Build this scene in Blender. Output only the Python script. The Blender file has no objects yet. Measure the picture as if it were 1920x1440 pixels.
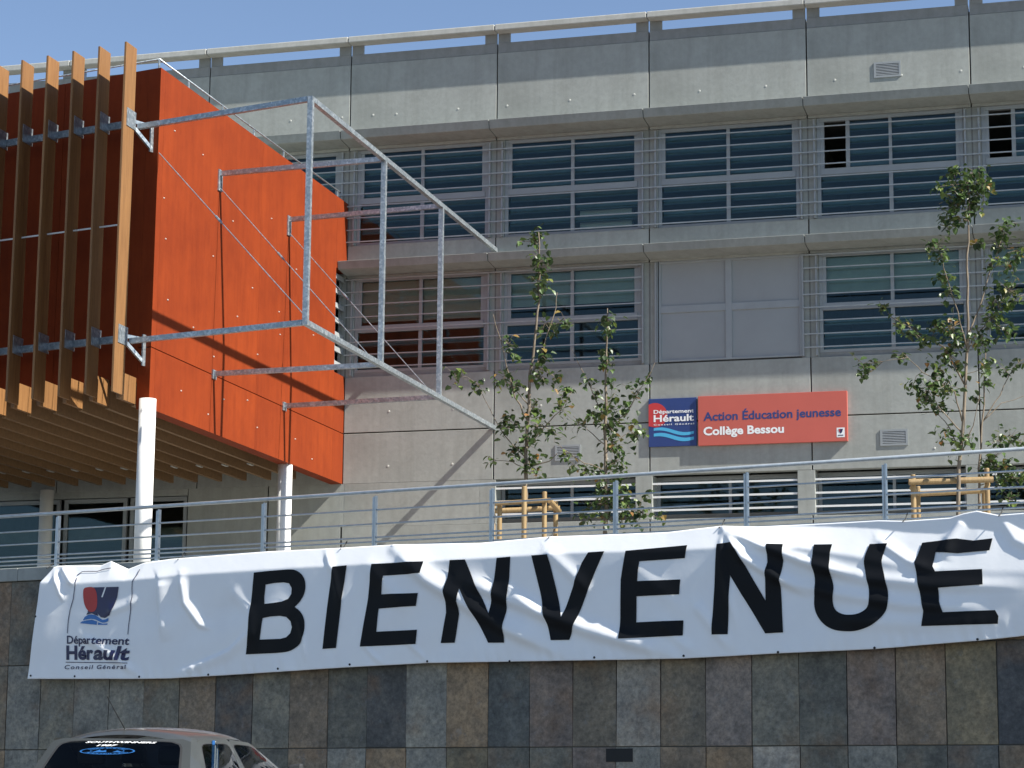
import bpy, bmesh, math, random
import numpy as np
from mathutils import Vector, Matrix
from mathutils.geometry import tessellate_polygon
random.seed(7); rng = np.random.default_rng(7)
R = math.radians
scene = bpy.context.scene
COL = scene.collection

# ------------------------------------------------------------------ camera, world, sun, exposure
FPX = 4400.0                                   # focal length in pixels of a 1920 px wide picture
pit, roll, aF, aW = R(10.25), R(.494), R(15.8), R(28.1)
CAM = np.array([0, 0, 1.3])
FW = np.array([0, math.cos(pit), math.sin(pit)])
U0 = np.array([0, -math.sin(pit), math.cos(pit)])
RT = math.cos(roll)*np.array([1., 0, 0]) + math.sin(roll)*U0
UP = -math.sin(roll)*np.array([1., 0, 0]) + math.cos(roll)*U0
cd = bpy.data.cameras.new('camera'); cam = bpy.data.objects.new('camera', cd); COL.objects.link(cam)
cd.sensor_width = 36; cd.lens = 36*FPX/1920; cd.clip_start = .1; cd.clip_end = 3000
M = Matrix.Identity(4)
for i in range(3):
    M[i][0], M[i][1], M[i][2], M[i][3] = RT[i], UP[i], -FW[i], CAM[i]
cam.matrix_world = M
scene.camera = cam

SUN_EL = R(43.5); SUN_AZ = aF + R(12.2)        # azimuth: angle below +X towards the camera
sun_dir = Vector((math.cos(SUN_EL)*math.cos(SUN_AZ), -math.cos(SUN_EL)*math.sin(SUN_AZ), math.sin(SUN_EL)))
world = bpy.data.worlds.new('World'); scene.world = world; world.use_nodes = True
nt = world.node_tree
sky = nt.nodes.new('ShaderNodeTexSky'); sky.sky_type = 'NISHITA'; sky.sun_disc = False
sky.sun_elevation = SUN_EL; sky.sun_rotation = math.atan2(sun_dir.x, sun_dir.y)
sky.altitude = 3800; sky.air_density = 1.15; sky.dust_density = 0.0; sky.ozone_density = 0.0
bg = nt.nodes['Background']; bg.inputs["Strength"].default_value = .088
nt.links.new(sky.outputs[0], bg.inputs[0])
sl = bpy.data.lights.new('sun', 'SUN'); sl.energy = 5.0; sl.angle = R(.5); sl.color = (1, .965, .88)
so = bpy.data.objects.new('sun', sl); COL.objects.link(so)
so.rotation_euler = sun_dir.to_track_quat('Z', 'Y').to_euler(); so.location = (30, -10, 40)
scene.view_settings.view_transform = 'Standard'; scene.view_settings.look = 'None'
scene.view_settings.gamma = 1; scene.view_settings.exposure = 1.0
scene.render.engine = 'CYCLES'
scene.cycles.max_bounces = 8; scene.cycles.transparent_max_bounces = 12

# ------------------------------------------------------------------ frames of reference
def ray(x, y): return RT*(x-960)/FPX - UP*(y-720)/FPX + FW
def hit(x, y, P0, n):
    d = ray(x, y); return CAM + d*(((P0-CAM) @ n)/(d @ n))
uF = np.array([math.cos(aF), -math.sin(aF), 0]); nF = np.array([-math.sin(aF), -math.cos(aF), 0])
uW = np.array([math.cos(aW), -math.sin(aW), 0]); nW = np.array([-math.sin(aW), -math.cos(aW), 0])
OF = np.array([-4.041, 55.674, 0.])            # facade origin: where the orange side wall meets it
_d = ray(112, 963); OW = CAM + _d*(43.655/_d[1]); OW[2] = 0   # street wall origin
DC = 11.09                                     # the orange volume stands this far out of the facade
COS12, SIN12 = math.cos(aW-aF), math.sin(aW-aF)
def F(s, d, z): p = OF + uF*s + nF*d; return (p[0], p[1], z)
def Wp(s, d, z): p = OW + uW*s + nW*d; return (p[0], p[1], z)
CORN = np.array(F(0, DC, 0))
def B(t, o, z):                                # along the front of the orange volume (t<0 leftwards), o outwards
    p = CORN + uW*t + nW*o; return (p[0], p[1], z)
def Bs(t): return t*COS12, DC + t*SIN12        # -> facade s, d
def fac(x, y, d=0):
    P = hit(x, y, OF+nF*d, nF); q = P-OF; return q @ uF, P[2]
def wal(x, y, d=0):
    P = hit(x, y, OW+nW*d, nW); q = P-OW; return q @ uW, P[2]
def atY(x, y, Y):
    d = ray(x, y); return CAM + d*(Y/d[1])
TER = 4.6                                      # terrace level
BAY = 3.76

# ------------------------------------------------------------------ materials
def new_mat(name):
    m = bpy.data.materials.new(name); m.use_nodes = True
    return m, m.node_tree, m.node_tree.nodes['Principled BSDF']
def N(t, kind, **kw):
    n = t.nodes.new(kind)
    for k, v in kw.items(): setattr(n, k, v)
    return n
def coords(t, scale=(1, 1, 1), kind='Object'):
    tc = N(t, 'ShaderNodeTexCoord'); mp = N(t, 'ShaderNodeMapping'); mp.inputs['Scale'].default_value = scale
    t.links.new(tc.outputs[kind], mp.inputs[0]); return mp.outputs[0]
def noise(t, vec, scale, detail=6, rough=.6):
    n = N(t, 'ShaderNodeTexNoise'); n.inputs['Scale'].default_value = scale
    n.inputs['Detail'].default_value = detail; n.inputs['Roughness'].default_value = rough
    t.links.new(vec, n.inputs['Vector']); return n.outputs['Fac']
def ramp(t, fac_, stops):
    r = N(t, 'ShaderNodeValToRGB'); e = r.color_ramp.elements
    while len(e) < len(stops): e.new(.5)
    for el, (p, c) in zip(e, stops): el.position = p; el.color = (*c, 1) if len(c) == 3 else c
    t.links.new(fac_, r.inputs[0]); return r.outputs[0]
def mix(t, a, b, fac_, mode='MIX'):
    m = N(t, 'ShaderNodeMix', data_type='RGBA', blend_type=mode)
    for sock, v in ((m.inputs[6], a), (m.inputs[7], b), (m.inputs[0], fac_)):
        if isinstance(v, (int, float)): sock.default_value = v
        elif isinstance(v, tuple): sock.default_value = (*v, 1)
        else: t.links.new(v, sock)
    return m.outputs[2]
def bump(t, p, h, strength=.3, dist=.02):
    b = N(t, 'ShaderNodeBump'); b.inputs['Strength'].default_value = strength; b.inputs['Distance'].default_value = dist
    t.links.new(h, b.inputs['Height']); t.links.new(b.outputs[0], p.inputs['Normal'])
def plain(name, col, rough=.6, metal=0, var=.12, scale=3, bmp=0):
    m, t, p = new_mat(name); v = coords(t)
    n = noise(t, v, scale)
    c = ramp(t, n, [(.3, tuple(x*(1-var) for x in col)), (.7, tuple(min(1, x*(1+var)) for x in col))])
    t.links.new(c, p.inputs['Base Color']); p.inputs['Roughness'].default_value = rough; p.inputs['Metallic'].default_value = metal
    if bmp: bump(t, p, noise(t, v, scale*12, 4), bmp, .01)
    return m
def concrete(name, lo, hi, tint=None, seed=0):
    m, t, p = new_mat(name); v = coords(t)
    big = noise(t, v, .55, 5, .65); fine = noise(t, v, 9, 8, .7)
    streak = noise(t, coords(t, (2.2, 2.2, .16)), 1.6, 5, .6)
    c = ramp(t, big, [(.28, lo), (.72, hi)])
    c = mix(t, c, ramp(t, fine, [(.3, (.86, .86, .86)), (.7, (1.08, 1.08, 1.08))]), .55, 'MULTIPLY')
    c = mix(t, c, ramp(t, streak, [(.34, (.78, .77, .74)), (.56, (1.04, 1.04, 1.03))]), .42, 'MULTIPLY')
    blot = noise(t, v, 2.6, 7, .75)
    c = mix(t, c, ramp(t, blot, [(.52, (1, 1, 1)), (.76, (.78, .77, .74))]), .4, 'MULTIPLY')
    t.links.new(c, p.inputs['Base Color']); p.inputs['Roughness'].default_value = .85
    bump(t, p, fine, .25, .012)
    return m
MT = {}
MT['concrete'] = concrete('concrete', (.262, .272, .252), (.362, .372, .348))
MT['concrete_ledge'] = concrete('concrete_ledge', (.215, .228, .214), (.29, .304, .285))
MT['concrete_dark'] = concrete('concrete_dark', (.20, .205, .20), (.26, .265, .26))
MT['coping'] = concrete('concrete_coping', (.36, .36, .33), (.48, .47, .44))
MT['plug'] = plain('tie_plug', (.50, .50, .46), .8)
MT['groove'] = plain('joint_shadow_gap', (.17, .17, .16), .9)
# painted orange concrete
m, t, p = new_mat('orange_paint'); v = coords(t)
n1 = noise(t, v, .5, 5, .6); n2 = noise(t, coords(t, (3, 3, .35)), 2.2, 6, .65)
c = ramp(t, n1, [(.3, (.185, .026, .0040)), (.7, (.235, .036, .0052))])
c = mix(t, c, ramp(t, n2, [(.33, (.74, .68, .62)), (.62, (1.07, 1.08, 1.1))]), .45, 'MULTIPLY')
c = mix(t, c, ramp(t, noise(t, v, 1.7, 7, .7), [(.42, (1, 1, 1)), (.72, (.80, .74, .70))]), .7, 'MULTIPLY')
t.links.new(c, p.inputs['Base Color']); p.inputs['Roughness'].default_value = .7; p.inputs['Specular IOR Level'].default_value = .2; bump(t, p, noise(t, v, 14, 6), .12, .01)
MT['orange'] = m
# timber
def wood(name, lo, hi, axis=(6, 6, .35)):
    m, t, p = new_mat(name)
    oi = N(t, 'ShaderNodeObjectInfo')
    v = coords(t, axis)
    ad = N(t, 'ShaderNodeVectorMath', operation='ADD'); t.links.new(v, ad.inputs[0])
    mu = N(t, 'ShaderNodeMath', operation='MULTIPLY'); mu.inputs[1].default_value = 37; t.links.new(oi.outputs['Random'], mu.inputs[0])
    t.links.new(mu.outputs[0], ad.inputs[1])
    g = noise(t, ad.outputs[0], 4, 8, .65)
    c = ramp(t, g, [(.28, lo), (.72, hi)])
    rr = ramp(t, oi.outputs['Random'], [(0, (.88, .86, .84)), (1, (1.1, 1.08, 1.05))])
    c = mix(t, c, rr, 1.0, 'MULTIPLY')
    t.links.new(c, p.inputs['Base Color']); p.inputs['Roughness'].default_value = .6; bump(t, p, g, .2, .006)
    return m
MT['wood'] = wood('timber_fin', (.165, .075, .024), (.275, .138, .048))
MT['joist'] = wood('timber_joist', (.15, .085, .038), (.23, .135, .062), (3, 3, 3))
MT['soffit'] = wood('timber_soffit', (.14, .07, .03), (.22, .11, .05), (3, 3, 3))
MT['stake'] = wood('timber_stake', (.24, .155, .07), (.38, .27, .13), (8, 8, .8))
# galvanised steel
m, t, p = new_mat('galvanised_steel'); v = coords(t)
vo = N(t, 'ShaderNodeTexVoronoi'); vo.inputs['Scale'].default_value = 24; t.links.new(v, vo.inputs['Vector'])
sep = N(t, 'ShaderNodeSeparateColor'); t.links.new(vo.outputs['Color'], sep.inputs[0])
c = ramp(t, sep.outputs[0], [(0, (.27, .31, .34)), (.6, (.35, .39, .42)), (1, (.50, .53, .55))])
c = mix(t, c, ramp(t, noise(t, v, 5, 4), [(.3, (.8, .8, .8)), (.7, (1.1, 1.1, 1.1))]), .7, 'MULTIPLY')
t.links.new(c, p.inputs['Base Color']); p.inputs['Metallic'].default_value = .65
t.links.new(ramp(t, sep.outputs[1], [(0, (.30,)*3), (1, (.52,)*3)]), p.inputs['Roughness'])
MT['steel'] = m
MT['rail'] = plain('railing_zinc', (.46, .50, .53), .38, .45, .12, 9)
MT['blade'] = plain('louvre_grey', (.36, .375, .375), .5, .3)
MT['alu'] = plain('window_frame_grey', (.28, .295, .30), .45, .1, .06)
MT['white_bar'] = plain('white_guard_bar', (.72, .72, .70), .45, 0, .05)
MT['white'] = plain('white_column_paint', (.78, .77, .74), .45, 0, .04)
MT['panel'] = plain('grey_infill_panel', (.27, .285, .29), .55, 0, .05, 1.2)
MT['slat'] = plain('band_strip', (.17, .235, .26), .6, 0, .08)  # for the strips that imitate the blue bands in the window glass
MT['blind'] = plain('roller_blind', (.46, .47, .40), .8, 0, .06)
MT['dark'] = plain('dark_interior', (.035, .035, .035), .9)
MT['interior'] = plain('interior_wall', (.18, .17, .15), .9)
MT['asphalt'] = plain('asphalt', (.055, .055, .055), .9, 0, .2, 6, .4)
MT['terrace'] = plain('terrace_paving', (.30, .29, .27), .9, 0, .15, 2, .2)
# glass
m, t, p = new_mat('window_glass')
out = t.nodes['Material Output']; t.nodes.remove(p)
tr = N(t, 'ShaderNodeBsdfTransparent'); tr.inputs[0].default_value = (.78, .84, .82, 1)
gl = N(t, 'ShaderNodeBsdfGlossy'); gl.inputs[0].default_value = (.72, .92, 1, 1); gl.inputs['Roughness'].default_value = .03
lw = N(t, 'ShaderNodeFresnel'); lw.inputs[0].default_value = 1.40
mx = N(t, 'ShaderNodeMixShader'); t.links.new(lw.outputs[0], mx.inputs[0]); t.links.new(tr.outputs[0], mx.inputs[1]); t.links.new(gl.outputs[0], mx.inputs[2])
t.links.new(mx.outputs[0], out.inputs[0])
MT['glass'] = m
# slate tiles: the tint of each stone comes from its own object colour
m, t, p = new_mat('slate_stone'); oi = N(t, 'ShaderNodeObjectInfo')
v0 = coords(t)
ad = N(t, 'ShaderNodeVectorMath', operation='ADD'); mu = N(t, 'ShaderNodeMath', operation='MULTIPLY'); mu.inputs[1].default_value = 53
t.links.new(oi.outputs['Random'], mu.inputs[0]); t.links.new(v0, ad.inputs[0]); t.links.new(mu.outputs[0], ad.inputs[1]); v = ad.outputs[0]
a = noise(t, v, 1.7, 8, .72); b = noise(t, v, 12, 8, .75); d_ = noise(t, v, .9, 4, .6); e_ = noise(t, v, 4.2, 8, .8)
c = mix(t, oi.outputs['Color'], ramp(t, a, [(.30, (.52, .54, .56)), (.5, (1, 1, 1)), (.70, (1.5, 1.42, 1.3))]), 1, 'MULTIPLY')
c = mix(t, c, (.24, .13, .06), ramp(t, d_, [(.54, (0, 0, 0)), (.74, (.55, .55, .55))]))
c = mix(t, c, (.20, .215, .22), ramp(t, e_, [(.56, (0, 0, 0)), (.74, (.6, .6, .6))]))
c = mix(t, c, ramp(t, b, [(.32, (.50, .50, .50)), (.66, (1.42, 1.42, 1.42))]), .9, 'MULTIPLY')
t.links.new(c, p.inputs['Base Color']); p.inputs['Roughness'].default_value = .72
bm_ = N(t, 'ShaderNodeMath', operation='ADD'); t.links.new(e_, bm_.inputs[0]); t.links.new(b, bm_.inputs[1])
bump(t, p, bm_.outputs[0], .55, .014)
MT['slate'] = m
# banner cloth and prints
m, t, p = new_mat('banner_vinyl'); v = coords(t)
t.links.new(ramp(t, noise(t, v, 1.3, 6), [(.3, (.88, .88, .89)), (.7, (.93, .93, .93))]), p.inputs['Base Color'])
p.inputs['Roughness'].default_value = .42; p.inputs['Specular IOR Level'].default_value = .35; bump(t, p, noise(t, v, 5, 5), .12, .02); MT['vinyl'] = m
MT['ink_black'] = plain('black_print', (.006, .007, .009), .55, 0, .1)
MT['ink_black'].node_tree.nodes['Principled BSDF'].inputs['Specular IOR Level'].default_value = .18
MT['ink_navy'] = plain('navy_print', (.018, .020, .075), .4, 0, .08)
MT['ink_red'] = plain('red_print', (.42, .025, .022), .4, 0, .08)
MT['ink_blue'] = plain('blue_print', (.03, .17, .48), .4, 0, .08)
MT['ink_cyan'] = plain('cyan_print', (.07, .38, .62), .4, 0, .04)
MT['ink_white'] = plain('white_print', (.80, .80, .80), .4, 0, .03)
MT['sign_navy'] = plain('sign_navy', (.022, .045, .17), .4, 0, .06)
MT['sign_red'] = plain('sign_coral', (.50, .105, .075), .42, 0, .05, .8)
MT['sign_sun'] = plain('sign_red_disc', (.48, .035, .035), .4, 0, .04)
MT['sticker_blue'] = plain('sticker_blue', (.020, .105, .30), .4, 0, .1)
MT['black'] = plain('black_rubber', (.012, .012, .012), .7)
# vegetation
m, t, p = new_mat('bark'); v = coords(t, (6, 6, 1.2))
t.links.new(ramp(t, noise(t, v, 4, 6), [(.3, (.10, .075, .052)), (.7, (.25, .20, .145))]), p.inputs['Base Color']); p.inputs['Roughness'].default_value = .85; MT['bark'] = m
m, t, p = new_mat('leaf'); g = N(t, 'ShaderNodeNewGeometry')
c = ramp(t, g.outputs['Random Per Island'], [(0, (.024, .046, .014)), (.45, (.048, .086, .024)), (.82, (.085, .140, .034)), (.95, (.16, .21, .045)), (1, (.28, .13, .04))])
t.links.new(c, p.inputs['Base Color']); p.inputs['Roughness'].default_value = .42
out = t.nodes['Material Output']; tl = N(t, 'ShaderNodeBsdfTranslucent'); t.links.new(c, tl.inputs[0])
ms = N(t, 'ShaderNodeMixShader'); ms.inputs[0].default_value = .28; t.links.new(p.outputs[0], ms.inputs[1]); t.links.new(tl.outputs[0], ms.inputs[2]); t.links.new(ms.outputs[0], out.inputs[0])
MT['leaf'] = m
# car paint
m, t, p = new_mat('silver_car_paint'); v = coords(t)
t.links.new(ramp(t, noise(t, v, 2, 6), [(.3, (.085, .091, .086)), (.7, (.108, .113, .106))]), p.inputs['Base Color'])
p.inputs['Metallic'].default_value = .55; p.inputs['Roughness'].default_value = .38; p.inputs['Coat Weight'].default_value = .35; MT['car'] = m
MT['car_dark'] = plain('car_trim', (.03, .03, .03), .5)
MT['car_red'] = plain('tail_lamp', (.30, .01, .01), .25)
m, t, p = new_mat('car_glass')
out = t.nodes['Material Output']; t.nodes.remove(p)
tr = N(t, 'ShaderNodeBsdfTransparent'); tr.inputs[0].default_value = (.42, .45, .45, 1)
gl = N(t, 'ShaderNodeBsdfGlossy'); gl.inputs['Roughness'].default_value = .02
lw = N(t, 'ShaderNodeFresnel'); lw.inputs[0].default_value = 1.36
mx = N(t, 'ShaderNodeMixShader'); t.links.new(lw.outputs[0], mx.inputs[0]); t.links.new(tr.outputs[0], mx.inputs[1]); t.links.new(gl.outputs[0], mx.inputs[2])
t.links.new(mx.outputs[0], out.inputs[0]); MT['car_glass'] = m

# ------------------------------------------------------------------ mesh helpers
OFFS = {}
class MB:
    def __init__(self): self.v = []; self.f = []
    def face(self, pts):
        i = len(self.v); self.v += [tuple(map(float, q)) for q in pts]; self.f.append(tuple(range(i, i+len(pts)))); return self
    def hexa(self, p):          # p: 8 points, bottom ring 0-3, top ring 4-7
        i = len(self.v); self.v += [tuple(map(float, q)) for q in p]
        for q in ((0, 3, 2, 1), (4, 5, 6, 7), (0, 1, 5, 4), (1, 2, 6, 5), (2, 3, 7, 6), (3, 0, 4, 7)):
            self.f.append(tuple(i+k for k in q))
        return self
    def box(self, fr, s0, s1, d0, d1, z0, z1):   # box in one of the frames F, Wp, B
        return self.hexa([fr(s0, d1, z0), fr(s1, d1, z0), fr(s1, d0, z0), fr(s0, d0, z0),
                          fr(s0, d1, z1), fr(s1, d1, z1), fr(s1, d0, z1), fr(s0, d0, z1)])
    def prism(self, pts, vec):
        n = len(pts); i = len(self.v); vec = np.asarray(vec, float)
        self.v += [tuple(map(float, q)) for q in pts] + [tuple(np.asarray(q, float)+vec) for q in pts]
        self.f.append(tuple(i+k for k in range(n))[::-1]); self.f.append(tuple(i+n+k for k in range(n)))
        for k in range(n): j = (k+1) % n; self.f.append((i+k, i+j, i+n+j, i+n+k))
        return self
    def bar(self, p, q, w, h, up=(0, 0, 1)):     # rectangular bar from p to q
        p = np.array(p, float); q = np.array(q, float); d = q-p; d /= np.linalg.norm(d)
        up = np.array(up, float); sd = np.cross(d, up); sd /= np.linalg.norm(sd); up = np.cross(sd, d)
        a, b = sd*w/2, up*h/2
        return self.hexa([p-a-b, p+a-b, q+a-b, q-a-b, p-a+b, p+a+b, q+a+b, q-a+b])
    def tube(self, path, rad, n=8, cap=True):
        path = [np.array(q, float) for q in path]
        if not hasattr(rad, '__len__'): rad = [rad]*len(path)
        i0 = len(self.v); ref = None
        for k, q in enumerate(path):
            d = path[min(k+1, len(path)-1)] - path[max(k-1, 0)]; d /= np.linalg.norm(d)
            if ref is None: ref = np.array([0, 0, 1.]) if abs(d[2]) < .8 else np.array([1., 0, 0])
            a = np.cross(d, ref); a /= np.linalg.norm(a); b = np.cross(d, a); ref = np.cross(a, d) * -1 if False else ref
            for j in range(n):
                an = 2*math.pi*j/n; self.v.append(tuple(q + rad[k]*(math.cos(an)*a + math.sin(an)*b)))
        for k in range(len(path)-1):
            for j in range(n):
                j2 = (j+1) % n; o = i0+k*n
                self.f.append((o+j, o+j2, o+n+j2, o+n+j))
        if cap:
            self.f.append(tuple(i0+j for j in range(n))[::-1]); o = i0+(len(path)-1)*n; self.f.append(tuple(o+j for j in range(n)))
        return self
    def mesh(self, name, off):
        me = bpy.data.meshes.new(name)
        me.from_pydata([(x-off[0], y-off[1], z-off[2]) for x, y, z in self.v], [], self.f)
        bm = bmesh.new(); bm.from_mesh(me); bmesh.ops.recalc_face_normals(bm, faces=bm.faces); bm.to_mesh(me); bm.free()
        return me
    def build(self, name, mat, parent=None, smooth=False, bevel=0, own=False):
        a = np.array(self.v); base = (a[:, 0].mean(), a[:, 1].mean(), a[:, 2].min())
        po = OFFS[parent] if parent else (0, 0, 0)
        off = base if (parent is None or own) else po
        me = self.mesh(name, off)
        o = bpy.data.objects.new(name, me); COL.objects.link(o)
        if parent: o.parent = parent
        o.location = [off[i]-po[i] for i in range(3)]; OFFS[o] = tuple(off)
        me.materials.append(MT[mat] if isinstance(mat, str) else mat)
        if smooth:
            for q in me.polygons: q.use_smooth = True
        if bevel:
            b = o.modifiers.new('bevel', 'BEVEL'); b.width = bevel; b.segments = 2; b.limit_method = 'ANGLE'; b.angle_limit = R(40)
        return o
def tag(o, label, cat, group=None):
    o['label'] = label; o['category'] = cat
    if group: o['group'] = group
    return o
def thing(name, loc, label, cat, group=None):
    o = bpy.data.objects.new(name, None); COL.objects.link(o); o.location = loc; o.empty_display_size = .3
    OFFS[o] = tuple(loc); return tag(o, label, cat, group)
def structure(o): o['kind'] = 'structure'; return o
def copy_to(o, delta, parent=None, color=None):      # a copy of a part that shares its mesh, moved by delta
    c = o.copy(); COL.objects.link(c)
    if parent is not None: c.parent = parent
    c.location = [o.location[i]+delta[i] for i in range(3)]
    OFFS[c] = tuple(OFFS[o][i]+delta[i] for i in range(3))
    return c
def copy_part(o, delta):
    c = copy_to(o, delta)
    for ch in list(o.children):
        k = ch.copy(); COL.objects.link(k); k.parent = c; OFFS[k] = OFFS[c]
    return c
def uFv(s): return tuple(uF*s)

# text outlines as triangles in (0..1, 0..1) units of their own bounding box
TXT = {}
def text_tris(body, bold=.0, shear=0., spacing=1.):
    key = (body, bold, shear, spacing)
    if key in TXT: return TXT[key]
    cu = bpy.data.curves.new('text_tmp', 'FONT'); cu.body = body; cu.offset = bold; cu.shear = shear; cu.space_character = spacing
    cu.resolution_u = 3
    ob = bpy.data.objects.new('text_tmp', cu); COL.objects.link(ob)
    bpy.context.view_layer.update()
    dg = bpy.context.evaluated_depsgraph_get(); me = bpy.data.meshes.new_from_object(ob.evaluated_get(dg))
    vs = np.array([tuple(q.co) for q in me.vertices]); fs = [tuple(q.vertices) for q in me.polygons]
    bpy.data.objects.remove(ob); bpy.data.curves.remove(cu); bpy.data.meshes.remove(me)
    x0, x1 = vs[:, 0].min(), vs[:, 0].max()
    res = ((vs[:, 0]-x0)/(x1-x0), vs[:, 1]/.7, fs)        # y in units of cap height, baseline 0
    TXT[key] = res; return res

# ================================================================== SETTING
SLOPE = .0285                                          # the forecourt rises gently towards the wall
g = MB()
for y0, y1, z0, z1 in ((-400, 0, 0, 0), (0, 46, 0, 46*SLOPE), (46, 1600, 46*SLOPE, 46*SLOPE)):
    g.face([(-900, y0, z0), (900, y0, z0), (900, y1, z1), (-900, y1, z1)])
structure(g.build('ground', 'asphalt'))
ter = MB(); pts = [Wp(-60, -.42, 0), Wp(70, -.42, 0), Wp(70, -70, 0), Wp(-60, -70, 0)]
ter.prism(pts, (0, 0, TER))
structure(ter.build('terrace', 'terrace'))

# ------------------------------------------------------------------ main school building
bld = thing('school_building', F(6, -3, TER), 'grey concrete school building with louvred window bands and stepped ledges', 'building')
K0, K1 = -4, 6                                          # bays
GAP = .015
def panels(name, z0, z1, k0=K0, k1=K1, mat='concrete', d1=0., d0=-.25, gap=GAP):
    p0 = MB().box(F, gap, BAY-gap, d0, d1, z0, z1).build(name, mat, bld, bevel=.008, own=True)
    first = p0
    for k in range(k0, k1):
        if k == 0: continue
        copy_to(first, uFv(k*BAY))
    return first
panels('parapet_panel', 17.15, 19.34)
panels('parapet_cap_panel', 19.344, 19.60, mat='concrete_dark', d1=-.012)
panels('spandrel_panel', 13.93, 14.74)
panels('wall_panel', 10.135, 11.49)
panels('lower_wall_panel', 8.90, 10.105)
panels('ground_floor_panel', TER, 7.86, k0=0)
MB().box(F, K0*BAY, K1*BAY, -.30, -.235, 8.95, 11.45).build('joint_backing', 'groove', bld)
MB().box(F, K0*BAY, K1*BAY, -.30, -.235, 17.2, 19.5).build('joint_backing', 'groove', bld)
MB().box(F, K0*BAY, K1*BAY, -.30, -.235, 13.96, 14.70).build('joint_backing', 'groove', bld)
MB().box(F, 0, K1*BAY, -.30, -.235, TER, 7.83).build('joint_backing', 'groove', bld)
# wall under the orange volume with its glazing
under = [(-15.04, -9.55, TER, 8.9), (-3.98, -1.9, TER, 8.9), (-1.88, -.02, TER, 8.9), (-9.55, -3.98, 8.74, 8.9)]
for a_, b_, z0, z1 in under:
    MB().box(F, a_+.01, b_-.01, -.25, 0, z0, z1).build('ground_floor_panel', 'concrete', bld, own=True)
for a_, b_ in ((-9.5, -7.42), (-7.30, -5.62), (-5.52, -4.02)):
    w = MB().box(F, a_, a_+.09, -.14, -.05, TER, 8.72).box(F, b_-.09, b_, -.14, -.05, TER, 8.72).box(F, a_+.09, b_-.09, -.14, -.05, 8.62, 8.72).box(F, a_+.09, b_-.09, -.14, -.05, TER, TER+.15).build('window', 'alu', bld)
    MB().box(F, a_+.09, b_-.09, -.11, -.095, TER+.15, 8.62).build('pane', 'glass', w)
# interior: floors, back wall (dark rooms behind the glass)
MB().box(F, K0*BAY, K1*BAY, -7.2, -7, TER, 19).build('interior_wall', 'interior', bld)
for z in (8.0, 11.42, 14.68):
    MB().box(F, K0*BAY, K1*BAY, -7, -.33, z-.30, z).build('floor_slab', 'interior', bld)
MB().box(F, K0*BAY, K1*BAY, -7, -.33, 17.22, 17.5).build('roof_slab', 'interior', bld)
for s_, nm in ((K0*BAY, 'end_wall'), (K1*BAY+.2, 'end_wall')):
    MB().box(F, s_-.2, s_, -7.2, -.01, TER, 19).build(nm, 'concrete', bld)
for k in range(K0+1, K1, 2):
    MB().box(F, k*BAY-.06, k*BAY+.06, -7, -.45, TER, 17.2).build('partition', 'interior', bld)
# ledges, one precast piece to each bay
def ledges(zt, zb, k0):
    m_ = MB(); prof = [(-.05, zt), (.70, zt-.004), (.642, zb), (-.05, zb-.05)]
    e = .008
    m_.prism([F(e, d, z) for d, z in prof], uF*(BAY-2*e))
    o = m_.build('ledge', 'concrete_ledge', bld, bevel=.01, own=True)
    for k in range(k0, K1):
        if k: copy_to(o, uFv(k*BAY))
ledges(17.475, 17.26, K0); ledges(14.215, 14.02, 0)
# parapet posts and coping
for k in range(K0, K1+1):
    s_ = k*BAY
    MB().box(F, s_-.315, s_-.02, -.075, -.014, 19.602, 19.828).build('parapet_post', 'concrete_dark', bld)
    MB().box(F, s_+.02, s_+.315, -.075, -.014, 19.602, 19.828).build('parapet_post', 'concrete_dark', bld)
cp = MB().box(F, .008, BAY-.008, -.08, .285, 19.83, 19.985).build('coping', 'coping', bld, bevel=.02, own=True)
for k in range(K0, K1):
    if k: copy_to(cp, uFv(k*BAY))
# piers between windows
for z0, z1, k0 in ((14.742, 17.148, K0), (11.492, 13.928, 0)):
    pr = MB().box(F, -.20, .20, -.30, -.035, z0, z1).build('pier', 'concrete', bld, own=True, bevel=.01)
    jr = MB().box(F, -.016, .016, -.034, -.030, z0, z1).build('pier_joint', 'groove', bld, own=True)
    for k in range(k0, K1):
        if k: copy_to(pr, uFv(k*BAY)); copy_to(jr, uFv(k*BAY))
pr = MB().box(F, -.34, .06, -.62, -.002, 7.862, 8.898).build('pier', 'concrete', bld, own=True, bevel=.008)
for k in range(1, K1): copy_to(pr, uFv(k*BAY))
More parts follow.
